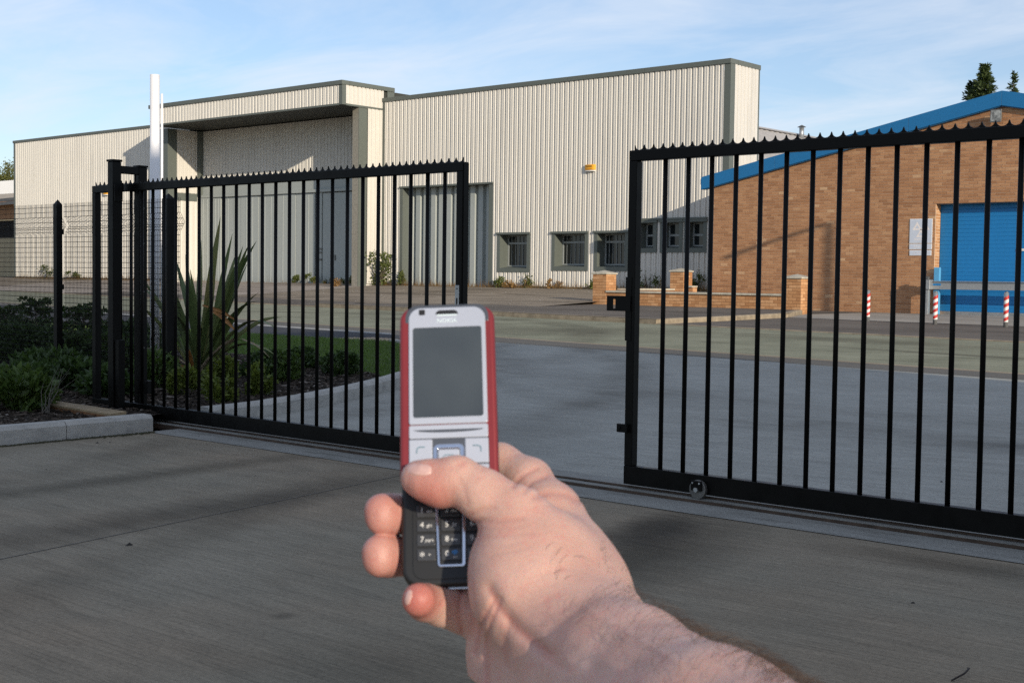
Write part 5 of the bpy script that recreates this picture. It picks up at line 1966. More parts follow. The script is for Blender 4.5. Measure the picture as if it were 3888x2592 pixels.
# ------------------------------------------------------------------ trees
def conifer(x, y, h0, r_base, z_lo, label, n_br=150, seed=5):
    rg = np.random.default_rng(seed)
    t0 = thing('conifer_tree', label, 'tree', (x, y, 0.3), 'conifers behind the workshop roof')
    MB().tube([(0, 0, -0.2), (0.03, 0, h0 * 0.6), (0.0, 0.05, h0 * 0.985)], [0.22, 0.09, 0.012], 8).build('trunk', M['bark'], t0)
    vs_, fs_ = [], []
    for k in range(n_br):
        f_ = k / n_br
        z = z_lo + (h0 - z_lo) * f_
        L_ = max(0.10, r_base * (1 - f_) ** 0.75 * rg.uniform(0.55, 1.25))
        a = rg.uniform(0, 6.283)
        d = Vector((math.cos(a), math.sin(a), rg.uniform(0.05, 0.65)))
        ns = int(60 * (0.35 + L_))
        for q in range(ns):
            u_ = rg.uniform(0.05, 1.0)
            P = Vector((0, 0, z)) + d * L_ * u_ + Vector((0, 0, -0.18 * L_ * u_ * u_)) + Vector(rg.normal(0, 0.05, 3)) * (0.6 + L_)
            dd = (d + Vector(rg.normal(0, 0.45, 3))).normalized()
            s_ = dd.cross(Vector(rg.normal(0, 1, 3))).normalized()
            l_ = rg.uniform(0.10, 0.24)
            b = len(vs_)
            vs_ += [tuple(P), tuple(P + dd * l_ * 0.5 + s_ * l_ * 0.16), tuple(P + dd * l_), tuple(P + dd * l_ * 0.5 - s_ * l_ * 0.16)]
            fs_ += [(b, b + 1, b + 2), (b, b + 2, b + 3)]
    raw('crown', vs_, fs_, M['conifer'], t0)


conifer(-24.05, 60.5, 10.9, 1.7, 5.0, 'dense dark conifer top rising behind the blue gable', 300, 5)
conifer(-24.75, 60.8, 10.2, 1.25, 5.5, 'lower dark conifer leader at the left side of the dense conifer', 200, 8)
conifer(-22.95, 61.0, 10.5, 0.6, 6.0, 'thin sparse conifer leader just behind the gable peak', 60, 6)


def broad_tree(x, y, z, crx, crz, label, seed):
    rg = np.random.default_rng(seed)
    t0 = thing('broadleaf_tree', label, 'tree', (x, y, z), 'trees beyond the left sheds')
    H_ = 9.0
    mb_ = MB().tube([(0, 0, -0.3), (0.2, 0, H_ * 0.6), (0.1, 0.2, H_ + crz * 0.6)], [0.4, 0.28, 0.1], 8)
    vs_, fs_ = [], []
    for k in range(70):
        c = rg.normal(0, 1, 3)
        c /= np.linalg.norm(c)
        c *= rg.uniform(0.3, 1.0) ** 0.6
        C = Vector((c[0] * crx, c[1] * crx, H_ + c[2] * crz))
        if k < 14:
            mb_.tube([(0.15, 0.1, H_ * 0.65), tuple(Vector((0.1, 0.1, H_ * 0.8)).lerp(C, 0.5)), tuple(C)], [0.14, 0.08, 0.02], 5)
        for q in range(150):
            P = C + Vector(rg.normal(0, 0.42, 3))
            dd = Vector(rg.normal(0, 1, 3)).normalized()
            s_ = dd.cross(Vector(rg.normal(0, 1, 3))).normalized()
            l_ = rg.uniform(0.14, 0.3)
            b = len(vs_)
            vs_ += [tuple(P), tuple(P + dd * l_ * 0.5 + s_ * l_ * 0.3), tuple(P + dd * l_), tuple(P + dd * l_ * 0.5 - s_ * l_ * 0.3)]
            fs_ += [(b, b + 1, b + 2), (b, b + 2, b + 3)]
    mb_.build('trunk', M['bark'], t0)
    raw('crown', vs_, fs_, M['tree'], t0)


broad_tree(-141.5, 76, 0.8, 4.6, 4.2, 'broad olive green tree above the white shed roof at the left edge', 21)
broad_tree(-150, 80, 0.8, 4.6, 4.0, 'second broad green tree at the far left edge, mostly out of view', 22)

# ------------------------------------------------------------------ street lamp whose shadow falls on the brick wall
sl0 = thing('street_lamp', 'tall grey street lamp with a short arm by the brick workshop', 'street lamp', (-6.3, 27.8, 0.34))
MB().tube([(0, 0, -0.1), (0, 0, 1.2), (0, 0, 5.6)], [0.085, 0.075, 0.06], 16).build('column', M['steel'], sl0, smooth=True)
MB().tube([(0, 0, 5.5), (0, -0.03, 5.6), (0, -0.85, 5.66)], [0.055, 0.055, 0.05], 12).build('arm', M['steel'], sl0, smooth=True)
MB().box(-0.09, 0.09, -1.3, -0.8, 5.61, 5.71).build('lantern', M['steel_dull'], sl0, bevel=0.03)

# ------------------------------------------------------------------ added unseen building, shaped to shade the gate and let sun onto the hand
d_ = Vector((math.sin(SUN_AZ), math.cos(SUN_AZ), 0)).normalized()
n_ = Vector((-d_.y, d_.x, 0))
if n_.y < 0:
    n_ = -n_
s0_, k_ = 8.0, math.tan(SUN_EL)
prof = [(0.357, -0.2), (0.357, 8.42), (2.86, 8.5), (7.98, 8.75), (9.02, 7.55), (10.2, 6.38), (10.86, 5.2), (12.0, 3.2), (12.0, -0.2)]
vs_ = []
for s_ in (s0_, s0_ + 14):
    for (c_, h0) in prof:
        p = n_ * c_ + d_ * s_
        vs_.append((p.x, p.y, h0))
nn = len(prof)
fs_ = [tuple(range(nn)), tuple(range(2 * nn - 1, nn - 1, -1))] + [(i, i + nn, (i + 1) % nn + nn, (i + 1) % nn) for i in range(nn)]
yb_ = thing('shade_caster', 'added out-of-view brick building block that shades the yard and gate', 'building', tuple(n_ * 6 + d_ * (s0_ + 7)))
local(MB().add(vs_, fs_), yb_.location).build('wall', M['brick'], yb_)
# ------------------------------------------------------------------ slide phone
PD = 0.629                       # distance of the phone's middle from the lens
px_ = lambda x, y, dep: (Vector((0, 0, EYE)) + (CR * ((x - 1176) / 3036) - CU * ((y - 784) / 3036) + CF) * dep)
tl, rl = R(22), R(2.0)
tow = -CF
PXv = CR * math.cos(rl) + CU * math.sin(rl)
up0 = -CR * math.sin(rl) + CU * math.cos(rl)
PYv = up0 * math.cos(tl) - tow * math.sin(tl)
PZv = PXv.cross(PYv)
pc = px_(1033, 1006, PD)
ph = thing('mobile_phone', 'red and silver slide phone held open upright in the hand', 'phone')
ph.matrix_world = Matrix(((PXv.x, PYv.x, PZv.x, pc.x), (PXv.y, PYv.y, PZv.y, pc.y), (PXv.z, PYv.z, PZv.z, pc.z), (0, 0, 0, 1)))

M['ph_red'] = plain('phone_red', (0.23, 0.028, 0.034), 0.36, 0.3, 0.04, 200, 0.5)
t = NT('phone_silver', 0.38, 0.35, 0.5)
t.color(t.ramp(t.noise(t.coord('Object'), 9000, 2), [(0.3, (0.44, 0.47, 0.545)), (0.7, (0.49, 0.52, 0.60))]))
M['ph_silver'] = t.m
M['ph_grey'] = plain('phone_grey', (0.10, 0.11, 0.13), 0.35, 0.5, 0.05, 200)
t = NT('phone_black', 0.42, 0, 0.4)
t.color(t.ramp(t.noise(t.coord('Object'), 4000, 2), [(0.3, (0.010, 0.0105, 0.0115)), (0.7, (0.016, 0.0165, 0.018))]))
M['ph_black'] = t.m
M['ph_key'] = plain('phone_key', (0.040, 0.042, 0.047), 0.28, 0, 0.1, 300, 0.5)
M['ph_chrome'] = plain('phone_chrome', (0.72, 0.74, 0.80), 0.10, 1.0, 0.02, 300)
t = NT('phone_screen', 0.10, 0, 0.5)
t.color(t.ramp(t.noise(t.coord('Object', (1, 1, 1)), 22, 2), [(0.35, (0.040, 0.050, 0.062)), (0.65, (0.060, 0.073, 0.085))]))
M['ph_screen'] = t.m
M['ph_mark'] = plain('phone_mark', (0.14, 0.24, 0.30), 0.4)
M['ph_logo'] = plain('phone_logo', (0.66, 0.78, 0.82), 0.3)
M['ph_legend'] = plain('phone_legend', (0.70, 0.70, 0.70), 0.5)
M['ph_legend_blue'] = plain('phone_legend_blue', (0.05, 0.25, 0.60), 0.5)
mm = 0.001


def rrect(x0, x1, y0, y1, r, n=6, radii=None):
    rr = radii or (r, r, r, r)      # bl, br, tr, tl
    out = []
    for (cx, cy, a0, q) in ((x0, y0, 180, rr[0]), (x1, y0, 270, rr[1]), (x1, y1, 0, rr[2]), (x0, y1, 90, rr[3])):
        ox = cx + (q if cx == x0 else -q)
        oy = cy + (q if cy == y0 else -q)
        for k in range(n + 1):
            a = R(a0 + 90 * k / n)
            out.append(((ox + q * math.cos(a)) * mm, (oy + q * math.sin(a)) * mm))
    return out


def plate(name, poly, z0, z1, mat, bevel=0.4, parent=None, segs=3):
    return MB().prism(poly, 2, z0 * mm, z1 * mm).build(name, mat, parent or ph, bevel=bevel * mm, segs=segs)


def ring(name, outer, inner, z0, z1, mat, parent=None, bevel=0.25):
    n = len(outer)
    vs_, fs_ = [], []
    for (poly, z) in ((outer, z0), (outer, z1), (inner, z1), (inner, z0)):
        vs_ += [(p[0], p[1], z * mm) for p in poly]
    for q in range(4):
        for i in range(n):
            j = (i + 1) % n
            a, b = q * n, ((q + 1) % 4) * n
            fs_.append((a + i, a + j, b + j, b + i))
    return MB().add(vs_, fs_).build(name, mat, parent or ph, bevel=bevel * mm, segs=2)


def legend(body, size, x, y, z, mat, parent, name='lettering', align='CENTER', ext=0.03):
    return lettering(body, size * mm, mat, parent, (x * mm, y * mm, z * mm), (0, 0, 0), ext * mm, 'CENTER')


plate('lower_body', rrect(-23, 23, -70.5, 32, 9), -11, 0, M['ph_black'], 2.2)
plate('keypad_plate', rrect(-17.8, 20.5, -67.2, 30, 3, radii=(5, 9, 2, 2)), 0.0, 0.5, M['ph_black'], 0.3)
plate('bottom_trim', rrect(-19, 19, -71.2, -69.4, 0.8), -6.5, -3.5, M['ph_chrome'], 0.3)
plate('side_shell', rrect(-23, 23, -23.5, 69.0, 7), 0.7, 9.0, M['ph_red'], 2.0)
plate('top_cap', rrect(-20.6, 20.6, 60.0, 69.6, 6.5, radii=(1, 1, 6.5, 6.5)), 0.6, 9.25, M['ph_grey'], 1.2)
face = plate('display_panel', rrect(-18.6, 18.6, 8.3, 67.9, 7, 8, radii=(1, 1, 6, 6)), 8.0, 9.9, M['ph_silver'], 0.5)
plate('screen', rrect(-16.6, 16.6, 11.6, 57.4, 1.2), 9.6, 9.93, M['ph_screen'], 0.05, face, 1)
ring('screen_rim', rrect(-17.0, 17.0, 11.2, 57.9, 1.5), rrect(-16.6, 16.6, 11.6, 57.4, 1.2), 9.7, 10.02, M['ph_silver'], face, 0.05)
ep = plate('earpiece', [(x * mm, y * mm) for x, y in ((-5.6, 64.2), (5.6, 64.2), (5.0, 65.5), (3.8, 66.3), (-3.8, 66.3), (-5.0, 65.5))], 9.8, 9.95, M['ph_black'], 0.02, face, 1)
plate('earpiece_bar', rrect(-4.9, 4.9, 63.3, 64.0, 0.3), 9.8, 10.1, M['ph_logo'], 0.1, face, 1)
plate('camera_window', rrect(-13.6, -10.6, 64.0, 66.9, 0.5), 9.7, 9.96, M['ph_black'], 0.03, face, 1)
legend('NOKIA', 3.1, 0, 60.7, 9.95, M['ph_logo'], face, ext=0.05)
plate('slide_grip', rrect(-18.6, 18.6, 1.4, 8.0, 1.0), 8.0, 9.6, M['ph_silver'], 0.35)
gr = []
for k in range(25):
    a = math.pi * k / 24
    gr.append((16.5 * math.cos(a) * mm, (5.6 - 1.5 * math.sin(a)) * mm))
plate('grip_groove', gr, 9.5, 9.64, M['ph_grey'], 0.03, None, 1)
sk = plate('soft_key', rrect(-18.6, -7.6, -11.2, 1.0, 0.6), 8.0, 9.75, M['ph_silver'], 0.5)
sk2 = plate('soft_key', rrect(7.6, 18.6, -11.2, 1.0, 0.6), 8.0, 9.75, M['ph_silver'], 0.5)
for par, s_ in ((sk, -1), (sk2, 1)):
    mb = MB().tube([(s_ * x * mm, y * mm, 9.8 * mm) for x, y in ((11.2, -2.8), (13.6, -2.8), (14.6, -3.2), (15.0, -4.2), (15.0, -5.9))], 0.3 * mm, 6)
    mb.build('key_mark', M['ph_mark'], par)
ck = plate('call_key', rrect(-18.6, -7.6, -23.6, -11.7, 0.6), 8.0, 9.7, M['ph_silver'], 0.5)
ck2 = plate('end_key', rrect(7.6, 18.6, -23.6, -11.7, 0.6), 8.0, 9.7, M['ph_silver'], 0.5)
MB().tube([(-12.5 * mm, -15.5 * mm, 9.75 * mm), (-12.5 * mm, -17.5 * mm, 9.75 * mm)], 0.2 * mm, 6).build('key_mark', M['ph_mark'], ck)
MB().tube([(14.6 * mm, -14.6 * mm, 9.75 * mm), (14.6 * mm, -17 * mm, 9.75 * mm)], 0.2 * mm, 6).build('key_mark', M['ph_red'], ck2)
nv = ring('navigation_ring', rrect(-7.3, 7.3, -24.0, -1.6, 2.6), rrect(-5.2, 5.2, -22.0, -4.0, 1.2), 8.0, 10.3, M['ph_chrome'], None, 0.7)
nk = plate('select_key', rrect(-5.1, 5.1, -21.9, -4.1, 1.1), 8.0, 9.9, M['ph_silver'], 0.6)
mb = MB().tube([(x * mm, y * mm, 9.95 * mm) for x, y in ((-2.5, -9.6), (-2.5, -7.6), (-1.9, -7.0), (1.9, -7.0), (2.5, -7.6), (2.5, -9.6))], 0.2 * mm, 6)
mb.build('key_mark', M['ph_mark'], nk)
plate('key_bed', rrect(-18.8, 18.8, -24.2, 2.0, 0.8), 7.5, 9.2, M['ph_grey'], 0.2)
for o in list(ph.children):          # the upper slide sits a little lower on its rails
    if o.name.split('.')[0] not in ('lower_body', 'keypad_plate', 'bottom_trim'):
        o.location.y -= 4.2 * mm
# number keys
LEG = [('1', 'oo'), ('2', 'abc'), ('3', 'def'), ('4', 'ghi'), ('5', 'jkl'), ('6', 'mno'), ('7', 'pqrs'), ('8', 'tuv'), ('9', 'wxyz'), ('*', '+'), ('0', ''), ('#', '')]
i = 0
for rw in range(4):
    for cl in range(3):
        cx, cy = (cl - 1) * 11.5, -35.4 - 6.85 * rw
        hw = (4.35, 4.7, 4.35)[cl]
        ky = plate('number_key', rrect(cx - hw, cx + hw, cy - 2.9, cy + 2.9, 0.7), 0.3, 1.25, M['ph_key'], 0.5)
        a, b = LEG[i]
        legend(a, 3.7 if a != '*' else 5.4, cx - 1.9, cy + (0.2 if a != '*' else -0.9), 1.27, M['ph_legend'], ky)
        if b:
            legend(b, 2.2, cx + 1.5, cy - 0.1, 1.27, M['ph_legend'], ky)
        if a == '0':
            MB().tube([((cx + 1.7 + 1.25 * math.cos(q)) * mm, (cy + 0.9 + 0.55 * math.sin(q)) * mm, 1.27 * mm) for q in np.linspace(0, 6.2, 14)], 0.28 * mm, 5).build('key_mark', M['ph_legend_blue'], ky)
            MB().tube([((cx + 1.7) * mm, (cy + 1.3) * mm, 1.27 * mm), ((cx + 1.7) * mm, (cy - 0.6) * mm, 1.27 * mm)], 0.22 * mm, 5).build('key_mark', M['ph_legend_blue'], ky)
            MB().tube([((cx + 0.6) * mm, (cy - 1.5) * mm, 1.27 * mm), ((cx + 2.8) * mm, (cy - 1.5) * mm, 1.27 * mm)], 0.14 * mm, 5).build('key_mark', M['ph_legend'], ky)
        i += 1
fr_o = [(-7.1, -28), (-6.3, -61.0), (-5.4, -61.9), (5.6, -61.9), (6.5, -61.0), (7.1, -28)]
fr_i = [(-6.1, -28), (-5.15, -60.4), (-4.9, -60.7), (4.7, -60.7), (5.0, -60.4), (5.7, -28)]
mb = MB()
for k in range(5):
    q = [fr_o[k], fr_o[k + 1], fr_i[k + 1], fr_i[k]]
    mb.add([(a * mm, b * mm, 0.4 * mm) for a, b in q] + [(a * mm, b * mm, 1.7 * mm) for a, b in q], [(0, 1, 2, 3), (4, 5, 6, 7), (0, 1, 5, 4), (2, 3, 7, 6)])
mb.build('keypad_frame', M['ph_chrome'], ph, bevel=0.3 * mm, segs=2)

# ------------------------------------------------------------------ hand and forearm: one continuous skin
# camera-space millimetres: x right, y up, w depth.  Points are given as (col, row, depth, radius).
K_ = 3036.0


def c3(x, y, dep):
    return np.array([(x - 1176) / K_ * dep, -(y - 784) / K_ * dep, dep])


def cone(P, a, b):
    """Signed distance to a round cone between spheres a and b (x, y, depth, r)."""
    A, B = c3(*a[:3]), c3(*b[:3])
    ra, rb = a[3], b[3]
    ba = B - A
    L2 = ba @ ba
    h = np.clip(((P - A) @ ba) / L2, 0, 1)
    d = P - A - h[..., None] * ba
    return np.sqrt(np.einsum('...i,...i', d, d)) - (ra + (rb - ra) * h)


def smin(a, b, k):
    h = np.maximum(k - np.abs(a - b), 0) / k
    return np.minimum(a, b) - h * h * k * 0.25


def chain(P, pts, k):
    d = None
    for a, b in zip(pts, pts[1:]):
        c = cone(P, a, b)
        d = c if d is None else smin(d, c, k)
    return d


def poly2(u, v, pts):
    """Image-plane distance to a polyline (in 'photo columns')."""
    best = None
    for (x0, y0), (x1, y1) in zip(pts, pts[1:]):
        dx, dy = x1 - x0, y1 - y0
        h = np.clip(((u - x0) * dx + (v - y0) * dy) / (dx * dx + dy * dy), 0, 1)
        d = np.hypot(u - x0 - h * dx, v - y0 - h * dy)
        best = d if best is None else np.minimum(best, d)
    return best


THUMB = [(957, 1097, 604, 7.2), (978, 1103, 602, 8.6), (1012, 1110, 601, 10.1), (1050, 1099, 600, 9.7), (1112, 1138, 596, 11.2), (1190, 1188, 591, 13.6), (1262, 1262, 586, 16.5), (1318, 1350, 580, 18)]
PALM = [
    [(1190, 1285, 588, 21), (1222, 1352, 582, 24), (1275, 1420, 576, 25)],                       # ball of the thumb
    [(1222, 1352, 582, 24), (1290, 1300, 592, 19)],
    [(1262, 1188, 622, 14.2), (1316, 1270, 606, 14.5), (1352, 1340, 592, 16.5), (1385, 1420, 578, 18)],   # back edge of the hand
    [(1275, 1420, 576, 25), (1340, 1490, 562, 27.5)],                                              # wrist
    [(1150, 1440, 606, 13.5), (1180, 1500, 598, 18), (1222, 1590, 586, 23), (1300, 1660, 570, 27)],        # heel of the hand, little-finger side
    [(1180, 1500, 598, 18), (1290, 1490, 578, 25)],
    [(1340, 1490, 560, 27.5), (1440, 1560, 524, 28.4), (1640, 1712, 456, 32), (1990, 1985, 372, 38)],        # forearm
    [(1222, 1590, 586, 23), (1440, 1700, 516, 31), (1640, 1800, 456, 34)],
    [(1262, 1188, 622, 14), (1190, 1320, 622, 13), (1150, 1420, 614, 12.5)],                     # palm under the phone
]
INDEX = [(1262, 1188, 622, 14), (1214, 1107, 637, 11.2), (1148, 1066, 650, 9.9), (1070, 1050, 655, 9.0), (1000, 1060, 650, 8.2)]
MIDDLE = [(1200, 1250, 632, 11), (1065, 1196, 643, 9.6), (930, 1180, 642, 9.2), (900, 1181, 634, 9.3), (893, 1181, 625, 9.6), (877, 1173, 620, 7.4), (877, 1192, 619, 7.4)]
RING = [(1180, 1330, 628, 11), (1080, 1288, 640, 9.4), (932, 1277, 640, 9.0), (896, 1277, 632, 9.3), (889, 1276, 622, 9.6), (872, 1268, 616, 7.6), (873, 1287, 615, 7.6)]
LITTLE = [(1135, 1425, 614, 12), (1065, 1402, 613, 10.2), (1015, 1392, 608, 8.8), (976, 1382, 598, 8.0), (962, 1377, 588, 7.5)]
CREASE = [   # polyline, width, depth in mm
    ([(1128, 1352), (1146, 1388), (1185, 1438), (1230, 1476), (1268, 1500)], 16, 1.5),
    ([(1062, 1345), (1056, 1385), (1055, 1420), (1062, 1450)], 5, 0.7),
    ([(1138, 1372), (1112, 1420), (1096, 1470), (1092, 1496)], 6, 0.7),
    ([(1150, 1375), (1126, 1430), (1116, 1490), (1120, 1568)], 6, 0.65),
    ([(1170, 1420), (1160, 1470), (1164, 1530)], 8, 0.35),
    ([(1238, 1478), (1250, 1500), (1290, 1530)], 9, 0.5),
    ([(1086, 1203), (1110, 1196), (1150, 1196), (1200, 1190)], 6, 0.55),
    ([(1080, 1182), (1100, 1172), (1135, 1166)], 5, 0.4),
    ([(1084, 1216), (1140, 1212), (1200, 1206)], 5, 0.22),
    ([(1086, 1232), (1150, 1230), (1220, 1222)], 5, 0.16),
    ([(1096, 1254), (1160, 1250), (1230, 1246)], 5, 0.12),
    ([(1052, 1066), (1040, 1072), (1034, 1080)], 4, 0.3),
    ([(1064, 1060), (1056, 1070), (1046, 1082)], 4, 0.25),
    ([(1074, 1156), (1066, 1120), (1052, 1100)], 7, 0.3),
    ([(1178, 1118), (1200, 1092), (1232, 1076)], 5, 0.7),
    ([(1204, 1130), (1222, 1108), (1254, 1094)], 5, 0.5),
    ([(1226, 1142), (1262, 1132), (1300, 1136), (1330, 1152)], 7, 0.7),
    ([(1240, 1425), (1300, 1392), (1340, 1372)], 9, 0.16),
    ([(1262, 1448), (1318, 1410), (1362, 1380)], 9, 0.14),
    ([(1290, 1500), (1350, 1450), (1400, 1408)], 10, 0.16),
    ([(1010, 1392), (1020, 1372), (1024, 1352)], 4, 0.35),
    ([(1310, 1470), (1400, 1520), (1520, 1600)], 18, -0.35),      # tendons and veins stand proud
    ([(1290, 1500), (1360, 1560), (1440, 1640)], 18, -0.3),
    ([(1200, 1180), (1270, 1230), (1330, 1300), (1380, 1370)], 18, -0.3),
    ([(1250, 1170), (1310, 1250), (1350, 1320)], 14, -0.2),
    ([(1350, 1400), (1440, 1450), (1560, 1520)], 9, -0.35),
]
for k in range(26):          # fine palm lines across the ball of the thumb
    x0_, y0_ = 1090 + 90 * rnd.random() + k * 2.2, 1240 + k * 9 + 20 * rnd.random()
    L0 = rnd.uniform(50, 120)
    CREASE.append(([(x0_, y0_), (x0_ + L0 * 0.5, y0_ - 4 - 8 * rnd.random() - k * 0.5), (x0_ + L0, y0_ - 10 - 12 * rnd.random() - k * 1.4)], 3.2, rnd.uniform(0.05, 0.11)))


def hand_sdf(P):
    u = P[..., 0] / P[..., 2] * K_ + 1176
    v = -P[..., 1] / P[..., 2] * K_ + 784
    d = chain(P, PALM[0], 10)
    for c in PALM[1:]:
        d = smin(d, chain(P, c, 9), 11)
    d = smin(d, chain(P, THUMB, 4.5), 7)
    fi = chain(P, INDEX, 4)
    f2 = chain(P, MIDDLE, 3)
    f3 = chain(P, RING, 3)
    f4 = chain(P, LITTLE, 3)
    d = smin(d, fi, 5)
    f = smin(smin(f2, f3, 1.0), f4, 1.5)
    d = smin(d, f, 4)
    for pts, w_, dep in CREASE:
        q = poly2(u, v, pts)
        d = d + dep * np.exp(-(q / w_) ** 2)
    # knuckle fullness and slow undulation
    d = d + 0.22 * np.sin(P[..., 0] * 0.21 + 1.0) * np.sin(P[..., 1] * 0.19) * np.sin(P[..., 2] * 0.17)
    return d


def surface_nets(F_, o, s_):
    """Quads round the zero level of a sampled field."""
    ins = F_ < 0
    nx, ny, nz = F_.shape
    cs = np.zeros((nx - 1, ny - 1, nz - 1), np.int32)
    for dx in (0, 1):
        for dy in (0, 1):
            for dz in (0, 1):
                cs += ins[dx:nx - 1 + dx, dy:ny - 1 + dy, dz:nz - 1 + dz]
    act = (cs > 0) & (cs < 8)
    ids = -np.ones(act.shape, np.int64)
    ii = np.argwhere(act)
    ids[act] = np.arange(len(ii))
    acc = np.zeros((len(ii), 3))
    cnt = np.zeros(len(ii))
    corners = [(a, b, c) for a in (0, 1) for b in (0, 1) for c in (0, 1)]
    for p in corners:
        for ax in range(3):
            if p[ax]:
                continue
            q = list(p)
            q[ax] = 1
            fa = F_[ii[:, 0] + p[0], ii[:, 1] + p[1], ii[:, 2] + p[2]]
            fb = F_[ii[:, 0] + q[0], ii[:, 1] + q[1], ii[:, 2] + q[2]]
            m = (fa < 0) != (fb < 0)
            t_ = np.where(m, fa / np.where(m, fa - fb, 1), 0)
            pos = np.array(p)[None, :] + np.zeros((len(ii), 3))
            pos[:, ax] += t_
            acc[m] += pos[m]
            cnt[m] += 1
    V = (ii + acc / cnt[:, None]) * s_ + o
    Q = []
    for ax in range(3):
        sl = [slice(1, None)] * 3
        n = np.array(F_.shape)
        a = [slice(1, n[k] - 1) for k in range(3)]
        b = [slice(1, n[k] - 1) for k in range(3)]
        a[ax] = slice(0, n[ax] - 1)
        b[ax] = slice(1, n[ax])
        sgn = ins[tuple(a)] != ins[tuple(b)]
        idx = np.argwhere(sgn)
        for k in range(3):
            if k != ax:
                idx[:, k] += 1
        flip = ins[idx[:, 0], idx[:, 1], idx[:, 2]]
        e1, e2 = [(1, 2), (2, 0), (0, 1)][ax]
        o1 = np.zeros(3, int)
        o1[e1] = 1
        o2 = np.zeros(3, int)
        o2[e2] = 1
        g = lambda t_: ids[t_[:, 0], t_[:, 1], t_[:, 2]]
        q4 = np.stack([g(idx - o1 - o2), g(idx - o2), g(idx), g(idx - o1)], 1)
        q4[~flip] = q4[~flip][:, ::-1]
        Q.append(q4)
    return V, np.concatenate(Q)


lo_ = np.array([-80.0, -150.0, 410.0])
hi_ = np.array([116.0, -40.0, 672.0])
VS = 1.1
CN = 4
n0 = np.ceil((hi_ - lo_) / (VS * CN)).astype(int) + 1
gc = np.stack(np.meshgrid(*[lo_[k] + np.arange(n0[k]) * VS * CN for k in range(3)], indexing='ij'), -1)
Fc = hand_sdf(gc)
nf = (n0 - 1) * CN + 1
Ff = np.repeat(np.repeat(np.repeat(Fc, CN, 0), CN, 1), CN, 2)[:nf[0], :nf[1], :nf[2]].copy()
near = np.abs(Fc[:-1, :-1, :-1]) < VS * CN * 2.6
cells = np.argwhere(near)
off = np.stack(np.meshgrid(*[np.arange(CN + 1)] * 3, indexing='ij'), -1).reshape(-1, 3)
idx = (cells[:, None, :] * CN + off[None]).reshape(-1, 3)
lin = np.unique((idx[:, 0] * nf[1] + idx[:, 1]) * nf[2] + idx[:, 2])
idx = np.stack([lin // (nf[1] * nf[2]), (lin // nf[2]) % nf[1], lin % nf[2]], 1)
Ff[idx[:, 0], idx[:, 1], idx[:, 2]] = hand_sdf(lo_ + idx * VS)
Ff[0], Ff[-1] = 5, 5
Ff[:, 0], Ff[:, -1] = 5, 5
Ff[:, :, 0], Ff[:, :, -1] = 5, 5
V, Qf = surface_nets(Ff, lo_, VS)
# pull the vertices onto the exact surface
for _ in range(2):
    f0 = hand_sdf(V)
    g0 = np.stack([(hand_sdf(V + e) - f0) / 0.3 for e in np.eye(3) * 0.3], 1)
    stp = f0 / np.maximum(np.einsum('ij,ij->i', g0, g0), 0.2)
    bnd = ((V > lo_ + 2 * VS) & (V < lo_ + (nf - 3) * VS)).all(1)
    V = V - np.where(bnd & (np.abs(stp) < 1.5), stp, 0)[:, None] * g0
cR, cU, cF = np.array(CR), np.array(CU), np.array(CF)


def to_world(V):
    return np.array([0, 0, EYE]) + (V[:, :1] * cR + V[:, 1:2] * cU + V[:, 2:3] * cF) * 0.001


t = NT('skin', 0.46, 0, 0.4)
at = t.n('Attribute', attribute_name='flush')
nz1 = t.noise(t.coord('Object', (1, 1, 1)), 38, 5, 0.6)
nz2 = t.noise(t.coord('Object', (1, 1, 1)), 150, 4, 0.6)
nz3 = t.noise(t.coord('Object', (1, 1, 1)), 900, 3, 0.6)
c = t.ramp(nz1, [(0.3, (0.49, 0.285, 0.235)), (0.55, (0.565, 0.355, 0.298)), (0.75, (0.62, 0.42, 0.365))])
c = t.mix(t.ramp(nz2, [(0.50, 0.0), (0.70, 0.55)]), c, (0.52, 0.235, 0.20))
c = t.mix(at.outputs['Fac'], c, (0.44, 0.125, 0.105))
c = t.mix(t.ramp(nz3, [(0.60, 0.0), (0.75, 0.25)]), c, (0.60, 0.42, 0.35))
t.color(c)
t.b.inputs['Subsurface Weight'].default_value = 0.35
t.b.inputs['Subsurface Radius'].default_value = (0.0030, 0.0011, 0.0006)
t.b.inputs['Subsurface Scale'].default_value = 1.0
fl_ = t.noise(t.coord('Object', (330, 330, 330)), 2.2, 4, 0.65)
wr = t.noise(t.coord('Object', (60, 240, 120), (0.3, 0.4, 0.7)), 2.0, 4, 0.6, 1.0)
t.bump(fl_, 0.35, 0.0006, t.bump(wr, 0.35, 0.0008))
M['skin'] = t.m

pw = to_world(V)
base = Vector(tuple(pw[np.argmin(V[:, 2])]))
base = Vector((float(pw[:, 0].mean()), float(pw[:, 1].mean()), float(pw[:, 2].min())))
me = bpy.data.meshes.new('person')
me.from_pydata([tuple(p) for p in (pw - np.array(base))], [], [tuple(int(i) for i in q) for q in Qf])
me.materials.append(M['skin'])
me.shade_smooth()
U_ = V[:, 0] / V[:, 2] * K_ + 1176
W_ = -V[:, 1] / V[:, 2] * K_ + 784


def near_pts(pts, rad):
    out = np.zeros(len(V))
    for (x, y, d, r0) in pts:
        q = np.linalg.norm(V - c3(x, y, d), axis=1)
        out = np.maximum(out, np.clip(1.35 - q / r0, 0, 1))
    return out


